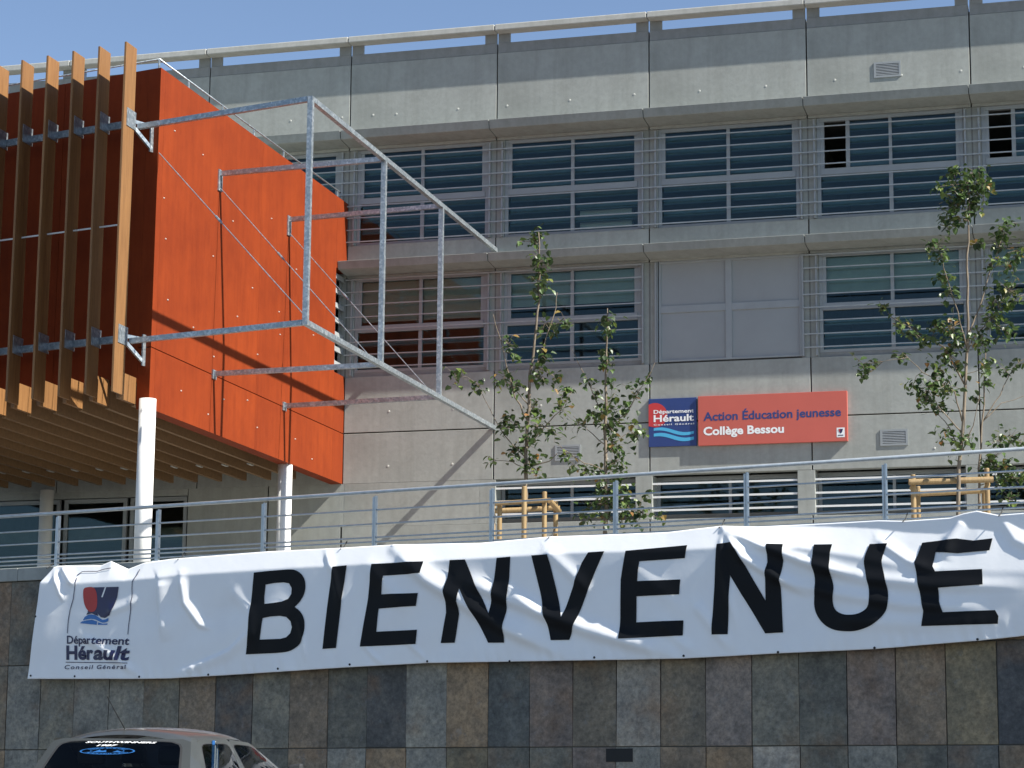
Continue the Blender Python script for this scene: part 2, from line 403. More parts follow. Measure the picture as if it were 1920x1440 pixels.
# windows
def window(z0, z1, zt0, zt1, open_left=False, w0=.205, w1=BAY-.205, blind=0):
    fr = MB(); d0, d1 = -.16, -.06; mid = (w0+w1)/2
    fr.box(F, w0, w0+.085, d0, d1, z0, z1).box(F, w1-.085, w1, d0, d1, z0, z1)
    fr.box(F, w0+.085, w1-.085, d0, d1, z1-.09, z1).box(F, w0+.085, w1-.085, d0, d1, z0, z0+.07).box(F, w0+.085, w1-.085, d0, d1+.02, zt0, zt1)
    fr.box(F, w0+.085, w0+.17, d0+.01, d1-.012, zt1, z1-.09).box(F, w1-.17, w1-.085, d0+.01, d1-.012, zt1, z1-.09)
    o = fr.build('window', 'alu', bld, own=True, bevel=.006)
    def sub(nm, mb, mat):
        q = mb.build(nm, mat, o)
        return q
    mu = mid + (.0 if not open_left else .02)
    sub('mullion', MB().box(F, mu-.045, mu+.045, d0+.005, d1-.005, z0+.07, zt0), 'alu')
    if not open_left:
        sub('mullion', MB().box(F, mu-.04, mu+.04, d0+.005, d1-.005, zt1, z1-.09), 'alu')
        sub('pane', MB().box(F, w0+.17, mu-.04, -.115, -.10, zt1, z1-.09), 'glass')
        sub('pane', MB().box(F, mu+.04, w1-.17, -.115, -.10, zt1, z1-.09), 'glass')
    else:                                             # left sash slid open to the right
        so_ = w0+.67
        sub('mullion', MB().box(F, mu-.035, mu+.035, d0+.005, d1-.005, zt1, z1-.09), 'alu')
        sub('sash_stile', MB().box(F, so_, so_+.09, d0-.0, d1-.02, zt1, z1-.09), 'alu')
        sub('pane', MB().box(F, so_+.09, mu-.035, -.135, -.12, zt1, z1-.09), 'glass')
        sub('pane', MB().box(F, mu+.035, w1-.17, -.115, -.10, zt1, z1-.09), 'glass')
    sub('pane', MB().box(F, w0+.085, mu-.045, -.115, -.10, z0+.07, zt0), 'glass')
    sub('pane', MB().box(F, mu+.045, w1-.085, -.115, -.10, z0+.07, zt0), 'glass')
    for q_ in range(8):                                 # horizontal blue-grey strips behind the glass, put in to imitate its bands
        zs = (16.906-.2985*q_ if z0 > 14 else 13.872-.309*q_)+.085
        if zs > z1-.02 or zs-.16 < z0: continue
        if blind and zs > zt0: continue
        if abs(zs-.07-(zt0+zt1)/2) < .09: continue
        sub('band_strip', MB().hexa([F(w0+.72 if open_left and zs > zt1 else w0+.1, -.20, zs-.145), F(w1-.1, -.20, zs-.145), F(w1-.1, -.28, zs-.15), F(w0+.72 if open_left and zs > zt1 else w0+.1, -.28, zs-.15),
                                     F(w0+.72 if open_left and zs > zt1 else w0+.1, -.235, zs), F(w1-.1, -.235, zs), F(w1-.1, -.29, zs), F(w0+.72 if open_left and zs > zt1 else w0+.1, -.29, zs)]), 'slat')
    if blind:
        zb = z1-.09-(z1-.09-zt1)*blind
        sub('blind', MB().box(F, w0+.1, mu-.03, -.23, -.22, zb, z1-.03), 'blind')
        sub('blind', MB().box(F, mu+.03, w1-.1, -.23, -.22, zb, z1-.03), 'blind')
    return o
def place(o, k):
    if k: o.location = [o.location[i]+uFv(k*BAY)[i] for i in range(3)]
wu = window(14.742, 17.148, 15.78, 15.93)
for k in (-2, -1, 1, 2): copy_part(wu, uFv(k*BAY))
for k in (3, 4, 5): place(window(14.742, 17.148, 15.78, 15.93, open_left=True), k)
for z in (14.92, 15.2): MB().box(F, BAY+1.98, BAY+3.25, -.62, -.40, z, z+.17).build('cabinet', 'white', bld)
wl = window(11.60, 13.928, 12.58, 12.75, blind=.90)
for k, bl in ((1, .72), (3, .74), (4, .74), (5, .8)): place(window(11.60, 13.928, 12.58, 12.75, blind=bl), k)
for k in (0, 1, 3, 4, 5):
    o = MB().box(F, .205, BAY-.205, -.16, -.055, 11.492, 11.598).build('sill_board', 'concrete_dark', bld, own=True); place(o, k)
# infill panel bay
k = 2; s0 = k*BAY+.13; s1 = (k+1)*BAY-.15; sm = (s0+s1)/2
fr = MB()
for a_, b_ in ((s0, s0+.07), (s0+.09, s0+.14), (s1-.10, s1), (sm-.075, sm+.075)): fr.box(F, a_, b_, -.10, -.012, 11.53, 13.925)
fr.box(F, s0+.14, sm-.075, -.10, -.014, 12.69, 12.86).box(F, sm+.075, s1-.10, -.10, -.014, 12.69, 12.86)
fr.box(F, s0+.14, sm-.075, -.10, -.014, 11.53, 11.58).box(F, sm+.075, s1-.10, -.10, -.014, 11.53, 11.58)
fr.box(F, s0+.14, sm-.075, -.10, -.014, 13.87, 13.925).box(F, sm+.075, s1-.10, -.10, -.014, 13.87, 13.925)
pf = fr.build('infill_frame', 'alu', bld, bevel=.005)
for a_, b_ in ((s0+.14, sm-.075), (sm+.075, s1-.10)):
    for z0, z1 in ((11.58, 12.69), (12.86, 13.87)):
        MB().box(F, a_, b_, -.07, -.045, z0, z1).build('infill_panel', 'panel', pf)
MB().box(F, k*BAY+.04, (k+1)*BAY-.04, -.22, -.11, 11.495, 13.92).build('infill_backing', 'groove', bld)
# louvre blades in front of both window bands
def blades(zs, k0, skip=()):
    base = None
    for z in zs:
        for k in range(k0, K1):
            if k in skip: continue
            a_ = .004; b_ = BAY-.004
            if k == 1 and skip: b_ = BAY-.17
            if k == 3 and skip: a_ = -.14
            if base is not None and not skip: copy_to(base, (uF[0]*(k-bk)*BAY, uF[1]*(k-bk)*BAY, z-bz)); continue
            o = MB().box(F, a_+k*BAY, b_+k*BAY, .065, .10, z-.012, z+.012).build('guard_bar', 'blade', bld, own=True)
            if base is None: base, bk, bz = o, k, z
ZU = [16.906-.2985*i for i in range(8)]; ZL = [13.872-.309*i for i in range(8)]
blades(ZU, -2); blades(ZL, 0, skip=(2,))
for k in range(-1, K1):                                # blade carriers in front of the piers
    for ds in (-.155, .155):
        for z0, z1, ok in ((14.75, 17.10, True), (11.52, 13.90, k >= 0)):
            if ok: MB().box(F, k*BAY+ds-.02, k*BAY+ds+.02, -.034, .055, z0, z1).build('blade_carrier', 'alu', bld)
# ground floor windows with white guard bars
for k in range(1, K1):
    a_ = k*BAY+.06; b_ = (k+1)*BAY-.34; mid = a_+1.72
    w = MB().box(F, a_, a_+.08, -.60, -.52, 7.862, 8.898).box(F, b_-.08, b_, -.60, -.52, 7.862, 8.898).box(F, mid-.035, mid+.035, -.60, -.52, 7.95, 8.80).box(F, a_+.08, b_-.08, -.60, -.52, 8.80, 8.898).box(F, a_+.08, b_-.08, -.60, -.52, 7.862, 7.95).build('window', 'alu', bld)
    MB().box(F, a_+.08, mid-.035, -.57, -.555, 7.95, 8.80).build('pane', 'glass', w); MB().box(F, mid+.035, b_-.08, -.57, -.555, 7.95, 8.80).build('pane', 'glass', w)
    for z in (8.684, 8.376, 8.069):
        MB().box(F, a_+.002, b_-.002, -.06, -.025, z-.022, z+.022).build('guard_bar', 'white_bar', bld)
MB().box(F, .06, BAY-.34, -.25, 0, 7.862, 8.898).build('ground_floor_panel', 'concrete', bld, own=True)
# formwork tie holes with their plugs
def plug(s, z):
    cen = np.array(F(s, 0, z)); ring = []; ring2 = []
    for j in range(8):
        an = 2*math.pi*j/8
        ring.append(cen + uF*.032*math.cos(an) + np.array([0, 0, .032*math.sin(an)]) - nF*.004)
        ring2.append(cen + uF*.020*math.cos(an) + np.array([0, 0, .020*math.sin(an)]) + nF*.008)
    mb = MB(); i = 0; mb.v = [tuple(q) for q in ring+ring2]
    mb.f = [tuple(range(8))[::-1], tuple(range(8, 16))] + [(j, (j+1) % 8, 8+(j+1) % 8, 8+j) for j in range(8)]
    return mb.build('tie_plug', 'plug', bld, own=True)
p0 = plug(.6, 18.02)
for k in range(-1, K1):
    for ds in ((1.2, 2.78), (.26, 1.82, 3.4), (1.22, 2.8), (.66, 2.2, 3.55))[k % 4]:
        copy_to(p0, (uF[0]*(k*BAY+ds-.6), uF[1]*(k*BAY+ds-.6), rng.normal(0, .02)))
for k in range(0, K1):
    for ds in (1.15, 2.75):
        for z in (9.30, 10.62):
            if k == 2 and z > 9.2: continue
            if k == 3 and ds < 1.5: continue
            copy_to(p0, (uF[0]*(k*BAY+ds-.6), uF[1]*(k*BAY+ds-.6), z-18.02))
# ventilation grilles
def grille(s, z, w=.62, h=.37):
    o = MB().box(F, s, s+w, .001, .022, z, z+.05).box(F, s, s+w, .001, .022, z+h-.05, z+h).box(F, s, s+.05, .001, .022, z+.05, z+h-.05).box(F, s+w-.05, s+w, .001, .022, z+.05, z+h-.05).build('ventilation_grille', 'alu', bld)
    MB().box(F, s+.05, s+w-.05, .001, .006, z+.05, z+h-.05).build('grille_back', 'dark', o)
    for i in range(7):
        zz = z+.062+i*.037
        MB().hexa([F(s+.05, .020, zz), F(s+w-.05, .020, zz), F(s+w-.05, .008, zz+.022), F(s+.05, .008, zz+.022),
                   F(s+.05, .020, zz+.008), F(s+w-.05, .020, zz+.008), F(s+w-.05, .008, zz+.03), F(s+.05, .008, zz+.03)]).build('slat', 'alu', o)
grille(12.845, 18.0); grille(12.825, 9.39); grille(5.26, 9.29)

# ------------------------------------------------------------------ orange volume
box = thing('orange_classroom_block', F(-4, 6, TER), 'bright orange box of painted concrete raised on white columns behind timber fins', 'building')
Z0, Z1 = 8.90, 15.80; TL = 12.0                         # bottom, top, length built to the left
# side wall in panels (vertical joints), with the louvred slot near the facade and the joint at z=10.12
SLOT = (.02, .72, 11.55, 14.0)
tj = [DC-.5*0, 9.05, 6.93, 4.83, 2.75, .74]
def sbox(d0, d1, z0, z1, nm='side_panel'):
    if d1 >= DC:                                        # mitred to the skewed front
        e_ = d1-.30*math.tan(aW-aF)
        return MB().hexa([F(-.3, e_, z0), F(0, d1, z0), F(0, d0, z0), F(-.3, d0, z0), F(-.3, e_, z1), F(0, d1, z1), F(0, d0, z1), F(-.3, d0, z1)]).build(nm, 'orange', box, own=True)
    return MB().box(F, -.30, 0, d0, d1, z0, z1).build(nm, 'orange', box, own=True)
edges = [DC, 10.86, 5.6, .74]
for a_, b_ in zip(edges[1:], edges[:-1]):
    for z0, z1 in ((Z0, 10.105), (10.125, Z1)):
        sbox(a_+.0025, b_-(.0025 if b_ != DC else 0), z0, z1)
for z0, z1 in ((Z0, 10.105), (10.125, 11.5), (14.05, Z1)): sbox(.004, .7375, z0, z1)
MB().box(F, -.29, -.02, .01, DC-.02, Z0+.02, Z1-.02).build('side_core', 'orange', box) if False else None
MB().box(F, -.295, -.25, .01, DC-.1, Z0+.02, 11.4).build('wall_core', 'groove', box)
MB().box(F, -.295, -.25, .76, DC-.1, 11.4, Z1-.02).build('wall_core', 'groove', box)
# louvre in the slot
for i in range(7):
    z = 11.68+.355*i
    MB().hexa([F(-.03, .02, z), F(-.03, .73, z), F(-.20, .73, z+.05), F(-.16, .02, z+.05), F(-.05, .02, z+.13), F(-.05, .73, z+.13), F(-.21, .73, z+.15), F(-.21, .02, z+.15)]).build('louvre_slat', 'blade', box)
for d in (.28, .50): MB().box(F, -.21, -.17, d-.025, d+.025, 11.502, 14.048).build('louvre_post', 'blade', box)
# front wall
for i in range(5):
    a_, b_ = -TL*(i+1)/5, -TL*i/5
    MB().box(B, a_+.004, b_-(.004 if i else .31), -.28, 0, 9.43, Z1).build('front_panel', 'orange', box, own=True)
# corner closing piece
# (the mitred side panel closes the corner)
# roof and soffit
def quadprism(s_r, dnear, z0, z1, name, mat):
    L = -TL*COS12+.4
    return MB().prism([F(-.303, .05, z0), F(-.303, Bs(-.31)[1]-.30, z0), F(L, Bs(L/COS12)[1]-.30, z0), F(L, .05, z0)], (0, 0, z1-z0)).build(name, mat, box)
quadprism(0, 0, 15.5, 15.78, 'roof', 'concrete'); quadprism(0, 0, 9.42, 9.5, 'soffit', 'soffit')
# joists under the soffit; each runs out to carry a fin
NF = 15
for k in range(NF):
    s_ = -.36-.63*k; t_ = s_/COS12; dfr = DC + s_*math.tan(aW-aF)
    MB().box(F, s_-.045, s_+.045, .62, dfr+.01, 8.96, 9.415).build('joist', 'joist', box, own=True)
    MB().box(F, s_-.040, s_+.040, dfr+.012, dfr+.72, 9.0, 9.52).build('joist_end', 'wood', box, own=True)
    f0, f1 = dfr+.66, dfr+1.14; s_ += .05
    MB().box(F, s_+.0, s_+.045, f0, f1, 9.06, 16.02+.0*k).build('timber_fin', 'wood', box, own=True, bevel=.004)
    for z in (14.42, 10.10):                             # fin plates
        MB().box(F, s_+.046, s_+.058, f0-.05, f0+.36, z-.06, z+.30).build('fin_plate', 'steel', box, own=True)
    if k:
        MB().box(F, s_-.32, s_-.26, 2.65, 2.95, 9.0, 9.03).build('ceiling_light', 'coping', box, own=True)
# rails that carry the fins
for z in (14.50, 10.18):
    MB().box(B, -TL+.2, -.30, .58, .64, z-.07, z+.07).build('fin_rail', 'steel', box)
MB().box(B, -TL+.2, -.30, .80, .82, 12.40, 12.43).build('fin_tie_rod', 'white_bar', box)
# triangular brackets on the front wall
for t_ in [-.14]:
    for z in (14.58, 10.26):
        o = MB().bar(B(t_, .02, z-.52), B(t_, .02, z+.10), .03, .14, nW).build('bracket', 'steel', box)
        MB().bar(B(t_, .03, z), B(t_-.14, .60, z), .05, .07).build('bracket_arm', 'steel', o)
        MB().bar(B(t_, .03, z-.46), B(t_-.14, .58, z-.04), .05, .07).build('bracket_strut', 'steel', o)
# edge rail on the roof
def path_tube(name, pts, r, mat, par, n=8): return MB().tube(pts, r, n).build(name, mat, par, smooth=True)
path_tube('roof_rail', [F(-.1, .3, 16.02), F(-.1, DC-.12, 16.02)], .018, 'steel', box)
path_tube('roof_rail', [F(-.1, DC-.12, 16.02), B(-TL+.3, -.1, 16.02)], .018, 'steel', box)
for d in (.5, 2.3, 4.1, 5.9, 7.7, 9.5, DC-.12): MB().box(F, -.11, -.09, d-.03, d+.03, Z1, 16.0).build('roof_rail_post', 'steel', box)
for t_ in (-2, -4, -6, -8): MB().box(B, t_-.03, t_+.03, -.11, -.09, Z1, 16.0).build('roof_rail_post', 'steel', box)
# small bolts on the side wall
def bolt(d, z):
    c = np.array(F(0, d, z)); return MB().tube([c-uF*.002, c+uF*.02], [.017, .012], 7).build('wall_bolt', 'plug', box, own=True)
for d, z in ((10.35, 14.7), (8.9, 14.6), (10.75, 13.2), (8.2, 12.6), (7.2, 13.6), (6.0, 12.4), (5.0, 14.2), (4.4, 12.2), (3.4, 13.4), (2.2, 12.1),
             (10.4, 11.2), (9.1, 10.9), (8.0, 10.5), (6.8, 11.6), (5.6, 11.0), (4.3, 11.7), (9.6, 9.5), (8.2, 9.25), (7.4, 9.7), (5.5, 9.4), (3.2, 9.5), (2.1, 9.2), (6.1, 9.9), (10.6, 12.4)): bolt(d, z)
# columns
def column(s, d, top, r=.165):
    return MB().tube([F(s, d, TER), F(s, d, top)], r, 28).build('column', 'white', box, smooth=False)
for a_ in ((.02, DC+.10, 9.06), (-.17, 3.32, 8.898), (-7.6, .32, 8.92), (-7.6, DC-2.6, 8.9)):
    o = column(*a_)
    for q in o.data.polygons: q.use_smooth = len(q.vertices) == 4

# ------------------------------------------------------------------ projecting steel frame
fr_ = thing('steel_sign_frame', F(3.77, 5, 10.05), 'open galvanised steel frame of square bars projecting from the orange wall', 'steel frame')
ZT, ZB = 14.42, 10.12
dps = [12.56, 8.27, 4.34]
for z in (ZT, ZB):
    MB().bar(F(3.77, .005 if z == ZB else .01, z), F(3.77, 12.61, z), .10, .10).build('outer_bar', 'steel', fr_)
for i, d in enumerate(dps):
    MB().bar(F(3.77, d, ZB+.05), F(3.77, d, ZT-.05), .10, .10, uF).build('post', 'steel', fr_)
    for z in (ZT, ZB):
        st = F(-.20, 11.60, z+.02) if i == 0 else F(.015, (7.97, 3.93)[i-1], z+.02)
        MB().bar(st, F(3.72, d, z), .09, .10).build('cross_bar', 'steel', fr_)
        if i: MB().box(F, .002, .03, (7.97, 3.93)[i-1]-.10, (7.97, 3.93)[i-1]+.10, z-.36 if z == ZT else z-.09, z+.10).build('wall_plate', 'steel', fr_)
for a_, b_ in ((F(.0, 11.05, 14.05), F(3.77, 12.85-.35, 10.22)), (F(.03, 7.97, 14.12), F(3.74, 8.95, 10.2)), (F(.03, 3.93, 14.12), F(3.74, 5.1, 10.2))):
    MB().tube([a_, b_], .010, 6).build('tie_rod', 'steel', fr_)
    a_, b_ = np.array(a_), np.array(b_)
    MB().tube([a_+(b_-a_)*.40, a_+(b_-a_)*.44], .024, 6).build('turnbuckle', 'steel', fr_)

# ------------------------------------------------------------------ street wall of slate slabs
wall = thing('stone_retaining_wall', Wp(8, 0, 0), 'retaining wall clad in tall slabs of mixed grey and brown slate', 'wall')
MB().box(Wp, -12, 32, -.42, -.045, 0, 5.418).build('wall_core', 'groove', wall)
ROWS = [-.82, .74, 2.29, 3.84, 5.415]
PAL = {'g': (.135, .130, .105), 'G': (.16, .16, .145), 'b': (.17, .125, .082), 'k': (.058, .060, .064), 'd': (.088, .09, .078), 'o': (.20, .135, .072),
       't': (.065, .074, .076), 'm': (.15, .115, .10), 'l': (.225, .21, .19), 'p': (.18, .145, .13), 'v': (.15, .122, .068), 'n': (.046, .052, .064), 'e': (.145, .12, .085)}
S0 = -4.99; TW = .7865
ROWC = {2: 'gbdgeGgGGgbkgbdkGotmelepgdmbvnkdgGbktmgdl', 1: 'GgdboGgegbtndbGoGvdgmGbolgGdteoGgmbkgGdlb', 3: 'dgkGbdktGgbkdgtGobdkgmdlbgtdkbgGdktgbmdgk', 0: 'gGdbgtGobgdkGbgmtGbdgoGkgdbgtGobgdkGbgmtG'}
for r in range(4):
    for i in range(41):
        a_ = S0 + TW*i + rng.uniform(-.006, .006); b_ = S0 + TW*(i+1)
        j = rng.uniform(-.007, .007, 8); dd = rng.uniform(-.010, .012)
        z0, z1 = ROWS[r]+.008, ROWS[r+1]-.008
        a1, b1 = a_+.006, b_-.006
        tl_ = rng.uniform(-.004, .004)
        o = MB().hexa([Wp(a1+j[0], dd, z0+j[1]*.5), Wp(b1+j[2], dd+tl_, z0), Wp(b1+j[2], -.044, z0), Wp(a1+j[0], -.044, z0),
                       Wp(a1+j[4], dd, z1), Wp(b1+j[6], dd+tl_, z1+j[7]*.5), Wp(b1+j[6], -.044, z1), Wp(a1+j[4], -.044, z1)]).build('stone_slab', 'slate', wall, own=True, bevel=.006)
        cc = np.array(PAL[ROWC[r][i % 41]])*rng.uniform(.9, 1.1)
        lum = cc.mean(); cc = (cc*.66+lum*.24+.016)*1.36; o.color = (cc[0]*1.06, cc[1]*1.0, cc[2]*.90, 1)
o = MB().box(Wp, *(wal(1137, 1411)[0], wal(1187, 1411)[0]), -.03, .016, 2.05, 2.262).build('wall_slot', 'black', wall)
for i in range(12):
    MB().box(Wp, -12+i*3.7+.004, -12+(i+1)*3.7-.004, -.46, .05, 5.422, 5.67).build('coping_stone', 'concrete', wall, bevel=.012, own=True)

# ------------------------------------------------------------------ guard railing on the wall
rail = thing('guard_railing', Wp(8, -.05, 5.67), 'galvanised railing with six horizontal tubes above the banner', 'railing')
for i in range(-4, 13):
    s_ = -.05+2.30*i+.012*i
    MB().box(Wp, s_-.012, s_+.014, -.085, -.015, 5.672, 6.62).build('post', 'rail', rail)
    MB().box(Wp, s_-.055, s_-.022, -.075, -.025, 5.672, 6.60).build('post', 'rail', rail)
    MB().box(Wp, s_-.09, s_+.05, -.11, .01, 5.6715, 5.69).build('base_plate', 'rail', rail)
MB().tube([Wp(-11, -.05, 6.655), Wp(31, -.05, 6.735)], .034, 12).build('handrail', 'rail', rail, smooth=True)
for z in (6.36, 6.12, 5.89, 5.815, 5.735):
    MB().tube([Wp(-11, -.05, z), Wp(31, -.05, z+.05*(z-5.67))], .0155, 8).build('rail_tube', 'rail', rail, smooth=True)

# ------------------------------------------------------------------ banner
BD = .22
TOP = [(93, 1065), (110, 1061), (190, 1060), (208, 1052), (240, 1067), (270, 1055), (320, 1048), (500, 1034), (640, 1027), (740, 1021), (900, 1018), (1030, 1006), (1120, 1003), (1250, 998), (1350, 986), (1420, 987), (1560, 980), (1645, 975), (1695, 976), (1780, 970), (1805, 962), (1830, 957), (1870, 965), (1920, 961), (2010, 953)]
BOT = [(52, 1273), (130, 1273), (260, 1273), (320, 1272), (520, 1260), (640, 1252), (800, 1243), (1115, 1238), (1280, 1235), (1460, 1225), (1640, 1217), (1840, 1201), (1920, 1192), (2010, 1184)]
FOLD = [(60, 1094), (150, 1096), (300, 1085), (330, 1081), (570, 1066), (800, 1055), (1050, 1040), (1250, 1035), (1350, 1030), (1500, 1030), (1600, 1047), (1700, 1068), (1800, 1078), (2010, 1082)]
def pl(pts, d): return np.array([wal(x, y, d) for x, y in pts])
tp, bt, fo = pl(TOP, .12), pl(BOT, BD), pl(FOLD, BD)
def ztop(s): return np.interp(s, tp[:, 0], tp[:, 1])
def zbot(s): return np.interp(s, bt[:, 0], bt[:, 1])
def zfold(s): return np.interp(s, fo[:, 0], fo[:, 1])
CRE = [  # creases: polyline in photo pixels, width on the lit side, width on the shaded side (m), height (m)
 ([(735, 1028), (800, 1088), (940, 1175), (1080, 1238)], .20, .10, .085),
 ([(860, 1085), (960, 1128), (1100, 1182), (1290, 1236)], .16, .10, .075),
 ([(1352, 990), (1390, 1045), (1450, 1080), (1520, 1118)], .10, .06, .055),
 ([(1352, 990), (1420, 1020), (1500, 1052), (1600, 1085)], .09, .06, .045),
 ([(1352, 990), (1350, 1050), (1365, 1110), (1385, 1190)], .06, .05, .022),
 ([(1450, 1085), (1560, 1112), (1700, 1135), (1860, 1140)], .12, .09, .04),
 ([(1500, 1050), (1620, 1085), (1750, 1098), (1930, 1100)], .12, .09, .045),
 ([(1560, 1160), (1700, 1170), (1900, 1165)], .14, .12, .03),
 ([(1640, 1010), (1700, 1050), (1760, 1075)], .09, .06, .03),
 ([(1800, 968), (1775, 1010), (1765, 1050)], .12, .07, .05),
 ([(1870, 968), (1900, 1010), (1960, 1040)], .12, .08, .04),
 ([(150, 1190), (190, 1215), (225, 1240), (270, 1275)], .085, .07, .032),
 ([(98, 1075), (108, 1100), (120, 1130)], .07, .04, .045),
 ([(110, 1062), (125, 1082), (140, 1100)], .09, .05, .05),
 ([(298, 1085), (300, 1130), (306, 1205)], .19, .05, .05),
 ([(338, 1078), (345, 1130), (375, 1172), (400, 1180)], .10, .05, .05),
 ([(200, 1150), (240, 1135), (262, 1120)], .11, .07, .03),
 ([(335, 1262), (385, 1242), (430, 1222), (480, 1175)], .05, .11, .035),
 ([(605, 1030), (625, 1075), (640, 1140)], .07, .05, .025),
 ([(690, 1060), (730, 1105), (770, 1150)], .13, .12, .03),
 ([(1020, 1030), (1075, 1080), (1110, 1115)], .12, .08, .035),
 ([(940, 1090), (1010, 1150), (1060, 1170)], .10, .09, .025),
 ([(430, 1100), (470, 1150), (480, 1230)], .12, .10, .022),
 ([(560, 1160), (570, 1200), (575, 1245)], .05, .05, .02),
 ([(1180, 1060), (1240, 1110), (1290, 1150)], .16, .12, .018),
 ([(1300, 1130), (1340, 1180), (1375, 1225)], .10, .08, .03),
 ([(1240, 1165), (1270, 1200), (1310, 1228)], .09, .08, .022),
 ([(680, 1205), (700, 1230), (720, 1246)], .05, .05, .02),
 ([(760, 1200), (790, 1228), (800, 1242)], .05, .05, .02),
]
CRE = [(np.array([wal(x, y, BD) for x, y in pts]), a_, b_, h) for pts, a_, b_, h in CRE]
def seg_field(P, S, Z):
    best = np.full(S.shape, 1e9); sgn = np.ones(S.shape); par = np.zeros(S.shape)
    L = np.linalg.norm(np.diff(P, axis=0), axis=1); cum = np.concatenate([[0], np.cumsum(L)]); tot = cum[-1]
    for i in range(len(P)-1):
        a_, b_ = P[i], P[i+1]; e = b_-a_; l2 = e @ e
        u = np.clip(((S-a_[0])*e[0] + (Z-a_[1])*e[1])/l2, 0, 1)
        dx, dz = S-(a_[0]+u*e[0]), Z-(a_[1]+u*e[1]); dist = np.hypot(dx, dz)
        m_ = dist < best; best = np.where(m_, dist, best); par = np.where(m_, (cum[i]+u*L[i])/tot, par)
        sgn = np.where(m_, np.sign(dx*.725+dz*.69), sgn)
    return best, sgn, par
_ph = rng.uniform(0, 6.28, (60, 3))
def D(S, Z):
    S = np.asarray(S, float); Z = np.asarray(Z, float)
    zt, zb, zf = ztop(S), zbot(S), zfold(S)
    d = np.full(S.shape, BD)
    up = np.clip((Z-zf)/np.maximum(zt-zf, .05), -1, 1.2)
    sm = np.where(up > .12, up-.06, np.where(up > 0, up*up/.24, 0))
    d -= (BD-.10+.10*np.clip((S-13)/4, 0, 1))*np.clip(sm, 0, 1.1)
    q = np.clip((zf-Z)/np.maximum(zf-zb, .1), 0, 1)
    damp = np.clip(q*6, .35, 1)
    for P, a_, b_, h in CRE:
        m_ = (S > P[:, 0].min()-.6) & (S < P[:, 0].max()+.6)
        if not m_.any(): continue
        ds, sg, u = seg_field(P, S[m_], Z[m_])
        w = np.where(sg > 0, a_, b_)
        tap = np.clip(u/.12, .25, 1)*np.clip((1-u)/.25, .0, 1)
        d[m_] += h*np.exp(-(ds/w)**2)*tap
    # soft waves and small puckers along the lower hem
    for k in range(14):
        fx, fz = .5+.28*k, .35*math.sin(k*1.7)
        d += .0075/(1+.22*k)*np.sin(fx*2.1*S + fz*4*Z + _ph[k, 0])*np.clip(q*3, 0, 1)
    for k in range(9):
        an = R(-62+22*math.sin(2.3*k)); fr = 2.4+.9*k
        env = np.clip(.35+np.sin(.62*S*(1+.13*k)+_ph[40+k, 0])+.5*np.sin(1.7*Z+_ph[40+k, 1]), 0, 1)
        d += .013/(1+.55*k)*env*np.sin(fr*(S*math.cos(an)-Z*math.sin(an)*-1)*1.0+_ph[40+k, 2])*np.clip(q*3, 0, 1)
    hem = np.exp(-((Z-zb)/.22)**2)
    for k in range(5): d += .0045*hem*np.sin((11+5.3*k)*S + (3+k)*Z + _ph[20+k, 0])*np.clip(.5+np.sin(.9*S+_ph[30+k, 0]), 0, 1)
    return np.maximum(d, .075)
ban = thing('welcome_banner', Wp(8, .2, 3.9), 'long wrinkled white vinyl banner with big black letters hung along the slate wall', 'banner')
NS, NZ = 900, 100
sl_, sr_ = wal(93, 1065, .12)[0], wal(2010, 953, .12)[0]
lft = pl([(93, 1065), (75, 1092), (68, 1155), (52, 1273)], BD)
verts = []
SS = np.zeros((NS+1, NZ+1)); ZZ = np.zeros_like(SS)
for j in range(NZ+1):
    v = (j/NZ)**1.0
    # left edge leans outwards as it comes down
    base = np.linspace(0, 1, NS+1)
    z_guess = ztop(sl_)*(1-v)+zbot(sl_)*v
    s_left = np.interp(z_guess, lft[::-1, 1], lft[::-1, 0])
    s_row = s_left + (sr_-s_left)*base
    SS[:, j] = s_row; ZZ[:, j] = ztop(s_row)*(1-v)+zbot(s_row)*v
DD = D(SS, ZZ)
mb = MB(); mb.v = [Wp(SS[i, j], DD[i, j], ZZ[i, j]) for i in range(NS+1) for j in range(NZ+1)]
mb.f = [(i*(NZ+1)+j, (i+1)*(NZ+1)+j, (i+1)*(NZ+1)+j+1, i*(NZ+1)+j+1) for i in range(NS) for j in range(NZ)]
o = mb.build('cloth', 'vinyl', ban, smooth=True)
sd = o.modifiers.new('thickness', 'SOLIDIFY'); sd.thickness = .003; sd.offset = -1
def cut_mesh(tris_pts, step=.05):
    """tris_pts: list of polygons in (s, z); cut on a grid so that they can follow the cloth"""
    bm = bmesh.new()
    for poly in tris_pts:
        try: bm.faces.new([bm.verts.new((q[0], q[1], 0)) for q in poly])
        except ValueError: pass
    bmesh.ops.remove_doubles(bm, verts=bm.verts, dist=1e-5)
    xs = [v.co.x for v in bm.verts]; ys = [v.co.y for v in bm.verts]
    for lo, hi, ax in ((min(xs), max(xs), 0), (min(ys), max(ys), 1)):
        q = math.floor(lo/step)*step+step
        while q < hi:
            co = [0, 0, 0]; co[ax] = q; no = [0, 0, 0]; no[ax] = 1
            bmesh.ops.bisect_plane(bm, geom=bm.verts[:]+bm.edges[:]+bm.faces[:], plane_co=co, plane_no=no); q += step
    bm.verts.index_update()
    P = np.array([(v.co.x, v.co.y) for v in bm.verts]); fs = [tuple(v.index for v in f.verts) for f in bm.faces]; bm.free()
    return P, fs
